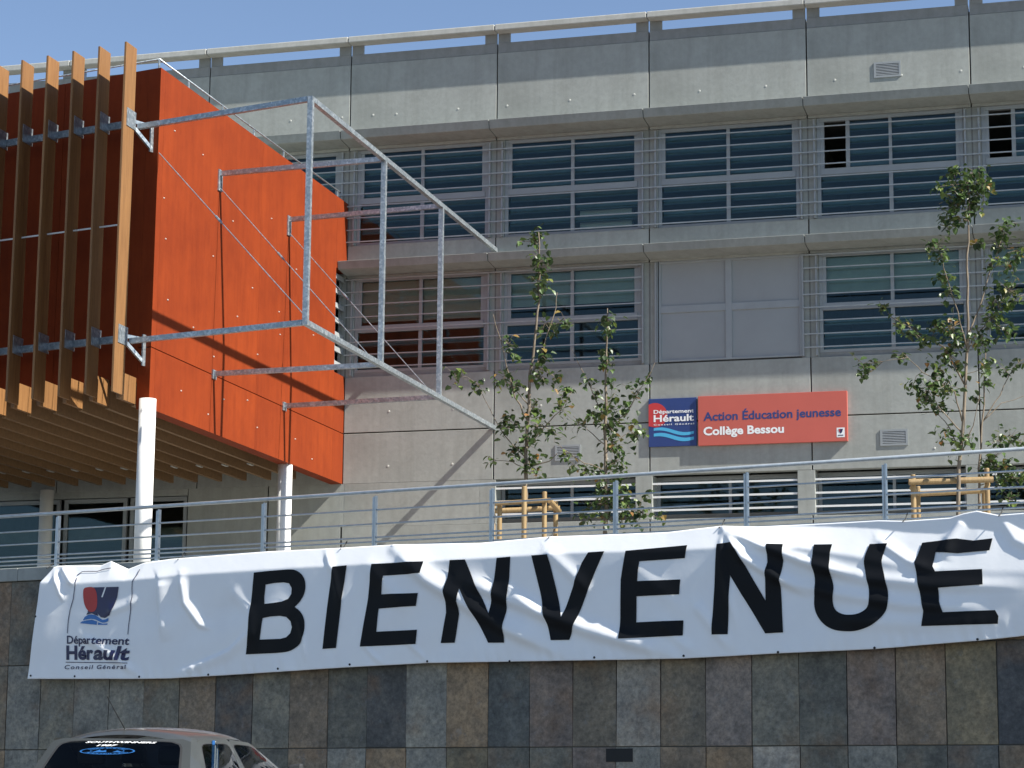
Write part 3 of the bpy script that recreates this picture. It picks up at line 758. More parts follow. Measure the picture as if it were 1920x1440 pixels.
def print_on_banner(name, polys_px, mat, lift=.006, step=.035, tri=None):
    if tri is None:
        tri = []
        loops = [[wal(x, y, BD) for x, y in lp] for lp in polys_px]
        flat = [q for lp in loops for q in lp]
        for t_ in tessellate_polygon([[Vector((q[0], q[1], 0)) for q in lp] for lp in loops]): tri.append([flat[k] for k in t_])
    P, fs = cut_mesh(tri, step)
    dd = D(P[:, 0], P[:, 1]) + lift + .009
    mb = MB(); mb.v = [Wp(P[i, 0], dd[i], P[i, 1]) for i in range(len(P))]; mb.f = fs
    return mb.build(name, mat, ban, smooth=True)
def sc(pts, ox, oy, k): return [(ox+x/k, oy+y/k) for x, y in pts]
def rnd(pts, n=4):                                      # Catmull-Rom through the points (closed)
    P = np.array(pts, float); out = []
    for i in range(len(P)):
        a_, b_, c_, d_ = P[i-1], P[i], P[(i+1) % len(P)], P[(i+2) % len(P)]
        for k in range(n):
            u = k/n; out.append(tuple(.5*(2*b_+(c_-a_)*u+(2*a_-5*b_+4*c_-d_)*u*u+(3*b_-a_-3*c_+d_)*u**3)))
    return out
def cr(pts, n=5):
    P = np.array(pts, float); out = []
    for i in range(len(P)-1):
        a_, b_, c_, d_ = P[max(i-1, 0)], P[i], P[i+1], P[min(i+2, len(P)-1)]
        for k in range(n):
            u = k/n; out.append(tuple(.5*(2*b_+(c_-a_)*u+(2*a_-5*b_+4*c_-d_)*u*u+(3*b_-a_-3*c_+d_)*u**3)))
    return out+[tuple(P[-1])]
c4 = lambda q: sc(q, 320, 1040, 4); c5 = lambda q: sc(q, 800, 1000, 3.4286); c8 = lambda q: sc(q, 1280, 940, 2.88); c1 = lambda q: sc(q, 0, 1040, 6)
L = []
L.append(('B', [c4([(627, 135), (740, 122)] + cr([(865, 112), (925, 113), (975, 138), (1005, 180), (1015, 235), (1005, 295), (975, 350), (935, 393)], 3)[:-1] + cr([(935, 393), (975, 425), (1003, 475), (1010, 530), (1003, 600), (975, 668), (920, 712), (870, 730), (800, 738)], 3) + [(565, 748), (590, 600), (595, 470), (603, 380)]),
          c4([(715, 225), (780, 213), (850, 208), (890, 215), (910, 250), (908, 295), (885, 332), (840, 352), (780, 362), (708, 370), (705, 320)]), c4([(700, 477), (760, 465), (830, 460), (875, 468), (905, 500), (914, 545), (902, 590), (872, 620), (830, 632), (675, 638)])]))
L.append(('I', [c4([(1220, 90), (1323, 80), (1308, 200), (1290, 330), (1245, 700), (1147, 708), (1195, 260)])]))
L.append(('E', [c4([(1510, 70), (1905, 50), (1890, 140), (1600, 158), (1582, 298), (1862, 288), (1845, 385), (1562, 405), (1545, 578), (1850, 563), (1838, 670), (1422, 690), (1480, 330)])]))
L.append(('N', [c5([(150, 172), (248, 168), (405, 515), (452, 158), (540, 150), (520, 430), (497, 590), (498, 703), (395, 703), (220, 355), (207, 440), (210, 520), (178, 703), (88, 705), (125, 510), (122, 370), (140, 290)])]))
L.append(('V', [c5([(675, 142), (780, 135), (878, 540), (1000, 190), (1040, 122), (1143, 115), (1085, 250), (920, 685), (803, 687)])]))
L.append(('E', [c5([(1280, 112), (1673, 75), (1662, 160), (1370, 180), (1357, 308), (1635, 297), (1628, 393), (1352, 405), (1348, 572), (1655, 560), (1650, 657), (1243, 678), (1250, 300)])]))
L.append(('N', [c8([(183, 230), (260, 220), (290, 260), (447, 535), (447, 400), (460, 330), (453, 228), (540, 230), (545, 320), (527, 430), (543, 708), (447, 713), (258, 400), (245, 718), (160, 720)])]))
L.append(('U', [c8([(706, 232)] + cr([(803, 230), (795, 300), (802, 400), (817, 470), (810, 540), (825, 585), (860, 607), (900, 613), (950, 607), (995, 580), (1013, 535), (1010, 480), (995, 400), (980, 320), (1003, 228)], 4) + cr([(1100, 224), (1075, 320), (1098, 420), (1115, 520), (1105, 580), (1075, 628), (1020, 672), (950, 697), (890, 702), (820, 694), (765, 665), (725, 615), (708, 550), (715, 440), (702, 340), (705, 250)], 4))]))
L.append(('E', [c8([(1283, 220), (1400, 205), (1470, 197), (1560, 208), (1662, 195), (1650, 262), (1480, 278), (1360, 272), (1350, 350), (1365, 378), (1617, 365), (1625, 450), (1385, 468), (1390, 540), (1410, 600), (1690, 588), (1708, 620), (1705, 662), (1295, 675), (1305, 590), (1280, 470), (1253, 330)])]))
for ch, lp in L: print_on_banner('letter', lp, 'ink_black')
# the department's logo on the banner
print_on_banner('logo_shield', [c1([(1050, 368), (1340, 362), (1322, 480), (1288, 590), (1245, 680), (1190, 714), (1140, 704), (1108, 662), (1030, 648), (990, 640), (1060, 540)])], 'ink_navy', .005)
print_on_banner('logo_disc', [rnd(c1([(945, 395), (995, 366), (1060, 372), (1092, 430), (1100, 540), (1085, 620), (1035, 648), (985, 615), (950, 530)]), 3)], 'ink_red', .008)
print_on_banner('logo_slash', [c1([(1188, 360), (1204, 360), (1162, 480), (1146, 478)])], 'ink_white', .009)
print_on_banner('logo_dark_base', [c1([(1000, 640), (1105, 655), (1112, 692), (1040, 662), (980, 676)])], 'ink_navy', .007)
print_on_banner('logo_wave', [c1([(962, 700), (1000, 678), (1040, 672), (1080, 682), (1115, 705), (1160, 735), (1200, 728), (1230, 712), (1224, 750), (1190, 765), (1160, 766), (1120, 750), (1080, 730), (1030, 722), (980, 730), (940, 740)])], 'ink_blue', .006)
print_on_banner('logo_wave', [c1([(930, 752), (980, 740), (1040, 733), (1100, 752), (1095, 790), (910, 772)])], 'ink_blue', .006)
print_on_banner('logo_wave', [c1([(1112, 762), (1160, 778), (1220, 774), (1214, 790), (1108, 790)])], 'ink_blue', .006)
def stroke(pts, w):
    P = np.array(pts, float); d = np.gradient(P, axis=0); d /= np.linalg.norm(d, axis=1)[:, None]; n = np.c_[-d[:, 1], d[:, 0]]*w/2
    return [tuple(q) for q in np.r_[P+n, (P-n)[::-1]]]
for q in ([(858, 260), (848, 350), (830, 500), (795, 620), (775, 740), (765, 885)], [(1550, 160), (1535, 220), (1492, 310), (1488, 390), (1492, 480), (1470, 650), (1452, 790), (1445, 898)], [(850, 232), (900, 188), (980, 184), (1070, 184), (1140, 160), (1225, 146)], [(745, 1210), (1100, 1214), (1445, 1220)]):
    print_on_banner('logo_line', [c1(stroke(q, 8))], 'ink_navy', .006)
def banner_text(body, quad, bold, shear=0, spacing=1, split=None):
    x0, y0, x1, y1, h = quad                            # baseline ends in crop px, cap height in crop px
    U, V, fs = text_tris(body, bold, shear, spacing)
    P = [c1([(x0+(x1-x0)*u, y0+(y1-y0)*u-h*v)])[0] for u, v in zip(U, V)]
    P = [wal(x, y, BD) for x, y in P]
    print_on_banner('print_text', None, 'ink_navy', .006, .08, tri=[[P[k] for k in f] for f in fs])
banner_text('Dépar', (760, 1000, 1030, 1003, 88), .02); banner_text('tement', (1036, 1003, 1462, 1014, 88), .02, .12)
banner_text('Hér', (752, 1176, 1052, 1176, 150), .036); banner_text('ault', (1052, 1176, 1468, 1184, 150), .036, .18)
banner_text('Conseil Général', (732, 1288, 1432, 1286, 46), .012, .18, 1.25)
# eyelets with ties
for x, y in ((58, 1268), (140, 1269), (262, 1270), (390, 1266), (522, 1255), (656, 1247), (800, 1241), (955, 1241), (1115, 1234), (1283, 1231), (1459, 1224), (1640, 1216), (1833, 1200), (68, 1157)):
    s_, z_ = wal(x, y, BD); c = np.array(Wp(s_, float(D(np.array([s_]), np.array([z_]))[0])+.002, z_+.01))
    MB().tube([c, c+nW*.008], .020, 8).build('eyelet', 'black', ban)
for x, y in ((335, 1050), (640, 1030), (1030, 1009), (1350, 990), (1694, 979), (1874, 968), (90, 1066)):
    s_, z_ = wal(x, y, .1); s_ += .0
    MB().tube([Wp(s_, .14, z_+.0), Wp(s_+.01, .02, z_+.06), Wp(s_+.02, -.05, z_+.16)], .009, 5).build('tie_cord', 'black', ban)

# ------------------------------------------------------------------ school sign on the facade
sg = thing('school_sign', F(9.8, .06, 9.5), 'coral red and navy school name board fixed to the concrete wall', 'sign')
SA, SBq, SCq = 7.508, 8.635, 12.105; ZS0, ZS1 = 9.535, 10.66
MB().box(F, SA, SBq, .003, .055, ZS0, ZS1).build('navy_panel', 'sign_navy', sg, bevel=.004)
MB().box(F, SBq+.045, SCq, .003, .10, ZS0-.015, ZS1+.01).build('coral_panel', 'sign_red', sg, bevel=.004)
def sign_poly(name, pts, d, mat):
    loops = [[Vector((q[0], q[1], 0)) for q in pts]]
    mb = MB(); mb.v = [F(q[0], d, q[1]) for q in pts]; mb.f = [tuple(t_) for t_ in tessellate_polygon(loops)]
    return mb.build(name, mat, sg)
def sign_text(body, x0, x1, zb, h, d, mat, bold, spacing=1):
    U, V, fs = text_tris(body, bold, 0, spacing)
    mb = MB(); mb.v = [F(x0+(x1-x0)*u, d, zb+h*v) for u, v in zip(U, V)]; mb.f = fs
    return mb.build('lettering', mat, sg)
SX = lambda u: SA + (SBq-SA)*(u-75)/(1245-75)            # crop px of the navy panel
SZ = lambda u, v: ZS1 - (ZS1-ZS0)*((v+.035*(u-75))-175)/(1365-175)
disc = [(75, 300)] + [(235+300*math.cos(R(a_)), 575-302*math.sin(R(a_))) for a_ in range(122, -95, -8)] + [(75, 850)]
disc = [(max(75, x), y) for x, y in disc]
sign_poly('red_disc', [(SX(x), SZ(x, y)) for x, y in disc], .058, 'sign_sun')
def wave(y0, th):
    xs = np.linspace(200, 1180, 24); top = [y0 - 45*math.sin((x-200)/980*2*math.pi*.92+.35) + .0*(x-200) + 45*((x-200)/980) for x in xs]
    up = [(x, y) for x, y in zip(xs, top)]; dn = [(x, y+th+25*math.sin((x-200)/980*math.pi)) for x, y in zip(xs, top)][::-1]
    return [(SX(x), SZ(x, y)) for x, y in up+dn]
sign_poly('wave', wave(915, 62), .058, 'ink_cyan'); sign_poly('wave', wave(1050, 72), .058, 'ink_cyan')
sign_text('Département', SX(200), SX(1180), SZ(200, 540), .085, .061, 'ink_white', .02)
sign_text('Hérault', SX(200), SX(1180), SZ(200, 742), .155, .061, 'ink_white', .026)
sign_text('Conseil Général', SX(200), SX(1185), SZ(200, 835), .036, .061, 'ink_white', .015, 1.3)
sign_text('Action Éducation jeunesse', fac(1319, 785, .1)[0], fac(1577, 776, .1)[0], fac(1319, 789, .1)[1], .195, .103, 'sign_navy', .022)
sign_text('Collège Bessou', fac(1319, 815, .1)[0], fac(1470, 811, .1)[0], fac(1319, 816, .1)[1], .185, .103, 'ink_white', .032)
a_, b_ = fac(1569, 820, .1); sign_poly('logo_patch', [(a_, b_), (a_+.18, b_), (a_+.18, b_+.22), (a_, b_+.22)], .103, 'ink_white')
sign_poly('logo_mark', [(a_+.04, b_+.19), (a_+.145, b_+.19), (a_+.12, b_+.11), (a_+.09, b_+.085), (a_+.055, b_+.12)], .106, 'ink_navy')
sign_poly('logo_mark', [(a_+.04, b_+.185), (a_+.075, b_+.19), (a_+.08, b_+.13), (a_+.055, b_+.125)], .108, 'ink_red')
sign_poly('logo_mark', [(a_+.03, b_+.035), (a_+.15, b_+.035), (a_+.15, b_+.055), (a_+.03, b_+.055)], .106, 'ink_navy')

# ------------------------------------------------------------------ young trees with their stakes
def leaf(mb, c, size):
    a = rng.uniform(0, 2*math.pi); droop = rng.uniform(-1.2, .1)
    ax = np.array([math.cos(a)*math.cos(droop), math.sin(a)*math.cos(droop), math.sin(droop)])
    sd = np.cross(ax, [0, 0, 1]); sd /= np.linalg.norm(sd)+1e-6
    tw = rng.uniform(-.7, .7); nn = np.cross(sd, ax); sd = sd*math.cos(tw)+nn*math.sin(tw); nn = np.cross(sd, ax)
    w = size*rng.uniform(.34, .46); fo_ = rng.uniform(.1, .3)*size
    pts = [c, c+ax*size*.28+sd*w+nn*fo_*.6, c+ax*size*.68+sd*w*.75+nn*fo_*.5, c+ax*size*1.05-nn*fo_*.3, c+ax*size*.68-sd*w*.75+nn*fo_*.5, c+ax*size*.28-sd*w+nn*fo_*.6, c+ax*size*.5]
    i = len(mb.v); mb.v += [tuple(q) for q in pts]
    for k in range(6): mb.f.append((i+6, i+k, i+(k+1) % 6))
def tree(name, label, Y, branches, clusters, lsize=.125, full=1.0):
    base = atY(branches[0][0][0][0], branches[0][0][0][1], Y)
    root = thing(name, (base[0], base[1], TER), label, 'tree', 'young staked trees on the terrace')
    segs = []
    for bi, (pts, r0, r1, dep) in enumerate(branches):
        path = []
        for k, (x, y) in enumerate(pts):
            u = k/(len(pts)-1); path.append(atY(x, y, Y+dep*u))
        if bi == 0: path = [np.array([path[0][0]-.02, path[0][1], TER])] + path
        pp = []
        for k in range(len(path)-1):
            for u in (0, .33, .66):
                jit = rng.normal(0, .010, 3) if (k or u) else 0
                pp.append(path[k]*(1-u)+path[k+1]*u+jit)
        pp.append(path[-1])
        rr = np.linspace(r0, r1, len(pp))
        nm = 'trunk' if bi == 0 else 'branch'
        MB().tube(pp, list(rr), 8 if bi == 0 else 6).build(nm, 'bark', root, smooth=True)
        segs += [(q, Y+dep) for q in pp]
    SP = np.array([q for q, _ in segs])
    mb = MB(); tw = MB()
    for (x, y, r, n) in clusters:
        c0 = atY(x, y, Y+rng.uniform(-.35, .35)); rw = r*Y/FPX*full**.35
        near = SP[np.argmin(np.linalg.norm((SP-c0)*np.array([1, .25, 1]), axis=1))]
        ctr = c0.copy(); ctr[1] = near[1]*.6+c0[1]*.4
        k = (ctr[1])/c0[1]; ctr = CAM+(c0-CAM)*k
        if np.linalg.norm(near-ctr) > .05: tw.tube([near, (near+ctr)/2+rng.normal(0, .02, 3), ctr], [.008, .006, .004], 4)
        for _ in range(int(n*2.9*full)):
            off = rng.normal(0, .60, 3)*np.array([rw, rw*1.1, rw]); q = ctr+off
            leaf(mb, q, lsize*rng.uniform(.6, 1.25))
            if rng.random() < .4: tw.tube([ctr+off*.1, q], [.004, .003], 3, cap=False)
    mb.build('crown', 'leaf', root)
    if tw.v: tw.build('twig', 'bark', root)['kind'] = 'stuff'
    return root
tree('young_tree', 'slim young tree with tall bare leader growing behind the leftmost log stakes', 45.3,
  [([(983, 985), (985, 930), (986, 880), (988, 800), (995, 700), (1003, 640), (1010, 560), (1012, 500), (1010, 436)], .05, .010, 0),
   ([(990, 790), (965, 745), (945, 660), (925, 590)], .018, .006, -.4), ([(998, 700), (1018, 655), (1040, 590), (1045, 548)], .018, .005, .3),
   ([(988, 860), (955, 830), (930, 790), (895, 720)], .014, .005, .4), ([(990, 840), (1020, 800), (1050, 770), (1072, 735)], .016, .005, -.4),
   ([(986, 880), (960, 865), (915, 862)], .012, .004, .3), ([(989, 875), (1030, 865), (1045, 850)], .014, .006, -.3), ([(992, 760), (960, 725), (945, 712)], .012, .004, -.3)],
  [(1010, 440, 15, 9), (1000, 452, 12, 6), (978, 452, 6, 3), (1012, 487, 14, 13), (1012, 512, 14, 12), (1014, 538, 14, 12), (1008, 552, 9, 5), (1022, 606, 16, 8), (1062, 605, 15, 8), (1040, 612, 12, 5), (955, 645, 15, 8), (970, 668, 10, 4), (1018, 668, 16, 10), (1008, 690, 16, 8),
   (856, 705, 16, 10), (895, 722, 12, 6), (945, 708, 20, 13), (968, 722, 16, 9), (1040, 706, 16, 7), (1015, 705, 16, 8), (1063, 734, 15, 9), (1050, 765, 20, 11), (955, 790, 18, 11), (950, 805, 14, 7), (1000, 765, 20, 11), (1010, 800, 22, 12), (1040, 812, 16, 8), (966, 845, 16, 10), (990, 862, 20, 13), (998, 882, 14, 8), (985, 830, 18, 9), (925, 862, 10, 4)])
tree('young_tree', 'shorter bushy young tree growing left of the coral sign', 45.8,
  [([(1136, 990), (1136, 900), (1135, 800), (1136, 700), (1138, 640), (1139, 578)], .05, .008, 0),
   ([(1137, 790), (1115, 745), (1090, 690), (1072, 655)], .014, .004, .3), ([(1137, 800), (1175, 775), (1198, 735), (1228, 680)], .014, .004, -.3), ([(1136, 835), (1100, 805), (1075, 780)], .012, .004, .3),
   ([(1137, 880), (1095, 870), (1060, 845), (1045, 835)], .012, .004, -.4), ([(1137, 950), (1180, 955), (1235, 970)], .012, .004, -.3), ([(1137, 940), (1110, 955), (1075, 965)], .012, .004, .3), ([(1136, 850), (1165, 820), (1190, 800)], .012, .004, .2)],
  [(1138, 600, 13, 9), (1142, 618, 13, 8), (1138, 662, 14, 11), (1136, 684, 12, 8), (1139, 712, 11, 5), (1142, 757, 26, 20), (1168, 768, 18, 11), (1118, 775, 16, 8), (1142, 800, 22, 16), (1192, 733, 17, 12), (1215, 707, 9, 3), (1195, 815, 18, 11), (1180, 800, 14, 6), (1105, 712, 13, 7), (1118, 735, 8, 3), (1085, 790, 16, 8), (1062, 850, 14, 7), (1078, 872, 16, 8), (1098, 885, 16, 9), (1150, 835, 22, 15), (1160, 862, 20, 14), (1165, 882, 16, 8),
   (1140, 920, 28, 24), (1160, 930, 24, 16), (1118, 945, 22, 14), (1178, 945, 20, 11), (1135, 965, 24, 13), (1190, 968, 18, 8), (1165, 968, 20, 10), (1212, 925, 10, 4), (1208, 958, 12, 5), (1240, 968, 10, 4), (1090, 965, 12, 5), (1125, 885, 16, 8)])
tree('young_tree', 'tallest young tree with a leafy top beside the rightmost log stakes', 43.6,
  [([(1797, 950), (1800, 880), (1805, 800), (1812, 700), (1815, 600), (1813, 500), (1816, 430), (1819, 380), (1812, 330)], .044, .009, 0),
   ([(1812, 640), (1828, 600), (1851, 525), (1871, 465), (1885, 430)], .022, .005, .4), ([(1812, 650), (1795, 585), (1770, 502), (1759, 462)], .016, .004, -.3), ([(1808, 720), (1770, 650), (1735, 630), (1672, 596), (1648, 565)], .018, .004, .3),
   ([(1804, 790), (1790, 735), (1730, 697), (1702, 671), (1655, 678)], .016, .004, -.4), ([(1815, 660), (1822, 637), (1860, 596), (1905, 562), (1925, 548)], .016, .005, .3), ([(1803, 810), (1770, 775), (1745, 740)], .014, .005, -.2), ([(1802, 850), (1780, 800), (1755, 770)], .014, .005, .3), ([(1804, 845), (1825, 800), (1838, 740)], .014, .005, -.2)],
  [(1788, 320, 12, 8), (1832, 322, 13, 9), (1815, 342, 26, 22), (1800, 362, 24, 22), (1842, 352, 20, 16), (1790, 385, 20, 16), (1775, 412, 15, 10), (1825, 380, 18, 14), (1760, 350, 8, 4), (1800, 410, 12, 6), (1880, 432, 15, 9), (1872, 455, 14, 8), (1896, 418, 11, 5), (1835, 455, 10, 4), (1752, 462, 15, 9), (1765, 480, 14, 8), (1768, 520, 12, 8), (1780, 548, 12, 8), (1905, 470, 14, 9), (1888, 500, 13, 8), (1862, 490, 10, 5), (1892, 545, 24, 22), (1870, 570, 20, 16), (1858, 600, 20, 14), (1885, 620, 18, 12),
   (1654, 574, 9, 5), (1690, 608, 14, 8), (1712, 622, 15, 9), (1735, 640, 14, 8), (1757, 612, 15, 9), (1785, 615, 20, 14), (1792, 640, 20, 14), (1780, 665, 16, 10), (1618, 682, 13, 7), (1618, 705, 9, 4), (1640, 680, 8, 3), (1692, 668, 11, 5), (1712, 722, 13, 7), (1738, 728, 18, 14), (1760, 698, 18, 12), (1775, 722, 20, 15), (1738, 752, 16, 9), (1765, 762, 12, 6), (1835, 640, 16, 9), (1845, 690, 14, 7), (1800, 690, 12, 6), (1775, 810, 16, 9), (1800, 832, 18, 12), (1815, 820, 12, 6)], full=1.25)
tree('young_tree', 'thin young tree partly cut off at the right edge, behind the tallest tree', 44.9,
  [([(1834, 950), (1836, 880), (1843, 760), (1848, 640)], .035, .010, 0), ([(1843, 790), (1875, 740), (1900, 690), (1935, 660)], .014, .005, .2), ([(1842, 790), (1880, 755), (1940, 735)], .012, .005, .2), ([(1838, 880), (1870, 850), (1905, 820)], .012, .004, -.3), ([(1838, 910), (1880, 895), (1930, 880)], .012, .004, .3)],
  [(1848, 640, 12, 7), (1852, 680, 14, 7), (1885, 692, 13, 7), (1912, 682, 10, 5), (1852, 720, 14, 8), (1830, 745, 10, 5), (1870, 825, 15, 9), (1895, 818, 15, 9), (1858, 862, 18, 14), (1880, 878, 20, 16), (1900, 895, 20, 16), (1850, 885, 16, 11), (1915, 830, 12, 6), (1895, 935, 16, 10), (1880, 905, 16, 10), (1925, 890, 14, 8)])
def stakes(label, Y, posts, rails):
    xs = np.mean([p[0] for p in posts]); base = atY(xs, 960, Y)
    root = thing('tree_stake_frame', (base[0], base[1], TER), label, 'tree stakes', 'log frames staking the young trees')
    for x, y, dy, r in posts:
        q = atY(x, y, Y+dy); MB().tube([(q[0], q[1], TER), (q[0], q[1], q[2]-.01), tuple(q)], [r, r, r*.9], 12).build('stake', 'stake', root, own=True)
    for x0, y0, x1, y1, d0, d1, r in rails:
        MB().tube([atY(x0, y0, Y+d0), atY(x1, y1, Y+d1)], r, 12).build('rail', 'stake', root, own=True)
stakes('square log frame staking the slim tree, with one post taller than the rail', 45.2, [(937, 945, .05, .046), (983, 912, -.32, .048), (1021, 922, .05, .046), (1042, 940, .8, .046), (925, 940, .8, .046)],
       [(916, 945, 1028, 938, -.05, -.05, .045), (928, 958, 1050, 952, .7, .7, .05), (1030, 938, 1048, 958, .1, .65, .055)])
stakes('log frame with two thick rails at the foot of the tallest tree', 43.7, [(1712, 890, .12, .050), (1721, 912, .75, .046), (1850, 878, .12, .048), (1845, 915, .75, .046)],
       [(1704, 904, 1862, 899, 0, 0, .058), (1722, 926, 1846, 920, .65, .65, .052), (1710, 915, 1722, 925, .2, .6, .05), (1852, 908, 1848, 918, .2, .6, .05)])

# ------------------------------------------------------------------ parked car
HD = R(12.5)
car = thing('parked_car', (0, 0, 0), 'silver grey hatchback in front of the slate wall with stickers on its rear window', 'car')
fx = np.array([math.sin(HD), math.cos(HD), 0]); rx = np.array([math.cos(HD), -math.sin(HD), 0])
CO = np.array([-3.12, 22.1, 0.])
car.location = (CO[0], CO[1], CO[1]*SLOPE); OFFS[car] = tuple(car.location)
def Cc(x, y, z): p = CO + rx*x + fx*y; return (p[0], p[1], z + p[1]*SLOPE)
def patch(nm, fn, nu, nv, mat, par, smooth=True):
    mb = MB(); mb.v = [Cc(*fn(i/nu, j/nv)) for i in range(nu+1) for j in range(nv+1)]
    mb.f = [(i*(nv+1)+j, (i+1)*(nv+1)+j, (i+1)*(nv+1)+j+1, i*(nv+1)+j+1) for i in range(nu) for j in range(nv)]
    return mb.build(nm, mat, par, smooth=smooth)
# lower body: cross sections along the length (y), each a rounded box outline
body = MB(); secs = [(-2.02, .62, .42, .66), (-1.98, .76, .34, .82), (-1.85, .815, .26, .95), (-1.2, .835, .22, .955), (0, .84, .22, .95), (.75, .835, .22, .93), (1.15, .825, .22, .86), (1.85, .79, .26, .74), (2.02, .72, .32, .62), (2.08, .58, .40, .52)]
n = 20; ring0 = len(body.v)
for y, hw, zb, zt in secs:
    for k in range(n):
        a_ = 2*math.pi*k/n; cx, cz = math.cos(a_), math.sin(a_); e = .32
        body.v.append(Cc(hw*math.copysign(abs(cx)**e, cx), y, (zb+zt)/2+(zt-zb)/2*math.copysign(abs(cz)**e, cz)))
for i in range(len(secs)-1):
    for k in range(n): k2 = (k+1) % n; body.f.append((i*n+k, i*n+k2, (i+1)*n+k2, (i+1)*n+k))
body.f.append(tuple(range(n))); body.f.append(tuple((len(secs)-1)*n+k for k in range(n)))
bo = body.build('body', 'car', car, smooth=True)
ZR = 1.285
def roofz(x, y): return ZR + .078*(1-(x/.60)**2) + .02*(1-((y+.35)/.85)**2) - (.0 if y > -1.1 else .03*((-1.1-y)/.2))
RB, RF = -1.22, .30                                     # rear and front edge of the roof
patch('roof', lambda u, v: ((u-.5)*2*.625*(1-.05*(2*v-1)**2), RB+(RF-RB)*v - .05*(2*u-1)**2*(1-2*v), roofz((u-.5)*1.16, RB+(RF-RB)*v)-.002*0-.03*abs(2*u-1)**6-.035*max(0, (2*v-1))**5-.03*max(0, 1-2*v)**6), 22, 22, 'car', car)
def greenhouse(nm, quad, inset, rad, bulge=.03, pane='car_glass', split=()):
    """quad: four corners bottom-left, bottom-right, top-right, top-left in car coordinates; frame around a rounded window"""
    q = [np.array(p_, float) for p_ in quad]
    def S(u, v):
        p_ = (q[0]*(1-u)+q[1]*u)*(1-v)+(q[3]*(1-u)+q[2]*u)*v
        nrm = np.cross(q[1]-q[0], q[3]-q[0]); nrm /= np.linalg.norm(nrm)
        return p_ + nrm*bulge*(1-(2*u-1)**2)*(1-(2*v-1)**2)
    il, ib, ir, it = inset; n_ = 48
    outer, inner = [], []
    for k in range(n_):
        a_ = 2*math.pi*(k+.5)/n_; cx, cy = math.cos(a_), math.sin(a_); m_ = max(abs(cx), abs(cy))
        outer.append((.5+.5*cx/m_, .5+.5*cy/m_))
        e = 2/rad; rr = (abs(cx)**rad+abs(cy)**rad)**(-1/rad)
        inner.append((il+(1-il-ir)*(.5+.5*cx*rr), ib+(1-ib-it)*(.5+.5*cy*rr)))
    fr = MB(); fr.v = [Cc(*S(*p_)) for p_ in outer]+[Cc(*S(*p_)) for p_ in inner]
    fr.f = [(k, (k+1) % n_, n_+(k+1) % n_, n_+k) for k in range(n_)]
    f_ = fr.build(nm, 'car', car, smooth=True)
    seal = [(.5+(u-.5)*.965, .5+(v-.5)*.955) for u, v in inner]
    se = MB(); se.v = [Cc(*S(*p_)) for p_ in inner]+[Cc(*S(*p_)) for p_ in seal]; se.f = [(k, (k+1) % n_, n_+(k+1) % n_, n_+k) for k in range(n_)]
    se.build('window_seal', 'car_dark', f_)
    gl_ = MB(); cen = len(seal); ctr = (np.mean([p_[0] for p_ in seal]), np.mean([p_[1] for p_ in seal]))
    rings = [[(ctr[0]+(u-ctr[0])*k_, ctr[1]+(v-ctr[1])*k_) for u, v in seal] for k_ in (1, .75, .5, .25)]
    gl_.v = [Cc(*S(*p_)) for r_ in rings for p_ in r_]+[Cc(*S(*ctr))]
    for i in range(3): gl_.f += [(i*n_+k, i*n_+(k+1) % n_, (i+1)*n_+(k+1) % n_, (i+1)*n_+k) for k in range(n_)]
    gl_.f += [(3*n_+k, 3*n_+(k+1) % n_, 4*n_) for k in range(n_)]
    gl_.build('window_glass', pane, f_, smooth=True)
    return f_, S
BW = .80; TWd = .625; zb = .90
rz = ZR-.005
rear, SR = greenhouse('rear_window', [(-BW+.04, -1.62, zb), (BW-.04, -1.62, zb), (TWd+.01, RB-.05, rz), (-TWd-.01, RB-.05, rz)], (.055, .06, .055, .05), 8, .035)
greenhouse('windscreen', [(BW-.03, 1.12, zb-.03), (-BW+.03, 1.12, zb-.03), (-TWd-.01, RF-.0, rz-.03), (TWd+.01, RF-.0, rz-.03)], (.05, .05, .05, .05), 8, .03)
for sx in (1, -1):
    yb = [-1.62, -1.36, -.18, 1.12]; yt = [RB-.05, RB+.10, -.30, RF]
    for i, ins in ((0, None), (1, (.07, .04, .06, .10)), (2, (.05, .04, .10, .10))):
        quad = [(sx*BW, yb[i], zb), (sx*BW, yb[i+1], zb), (sx*(TWd+.01), yt[i+1], rz-(.03 if i == 2 else 0)), (sx*(TWd+.01), yt[i], rz)]
        if i == 0: quad[0] = (sx*(BW-.04), yb[0], zb)
        if sx < 0: quad = [quad[1], quad[0], quad[3], quad[2]]
        if ins is None:
            q = [np.array(p_) for p_ in quad]
            patch('rear_pillar', lambda u, v, q=q: tuple((q[0]*(1-u)+q[1]*u)*(1-v)+(q[3]*(1-u)+q[2]*u)*v), 6, 6, 'car', car)
        else:
            greenhouse('side_window', quad, ins if sx > 0 else (ins[2], ins[1], ins[0], ins[3]), 9, .02)
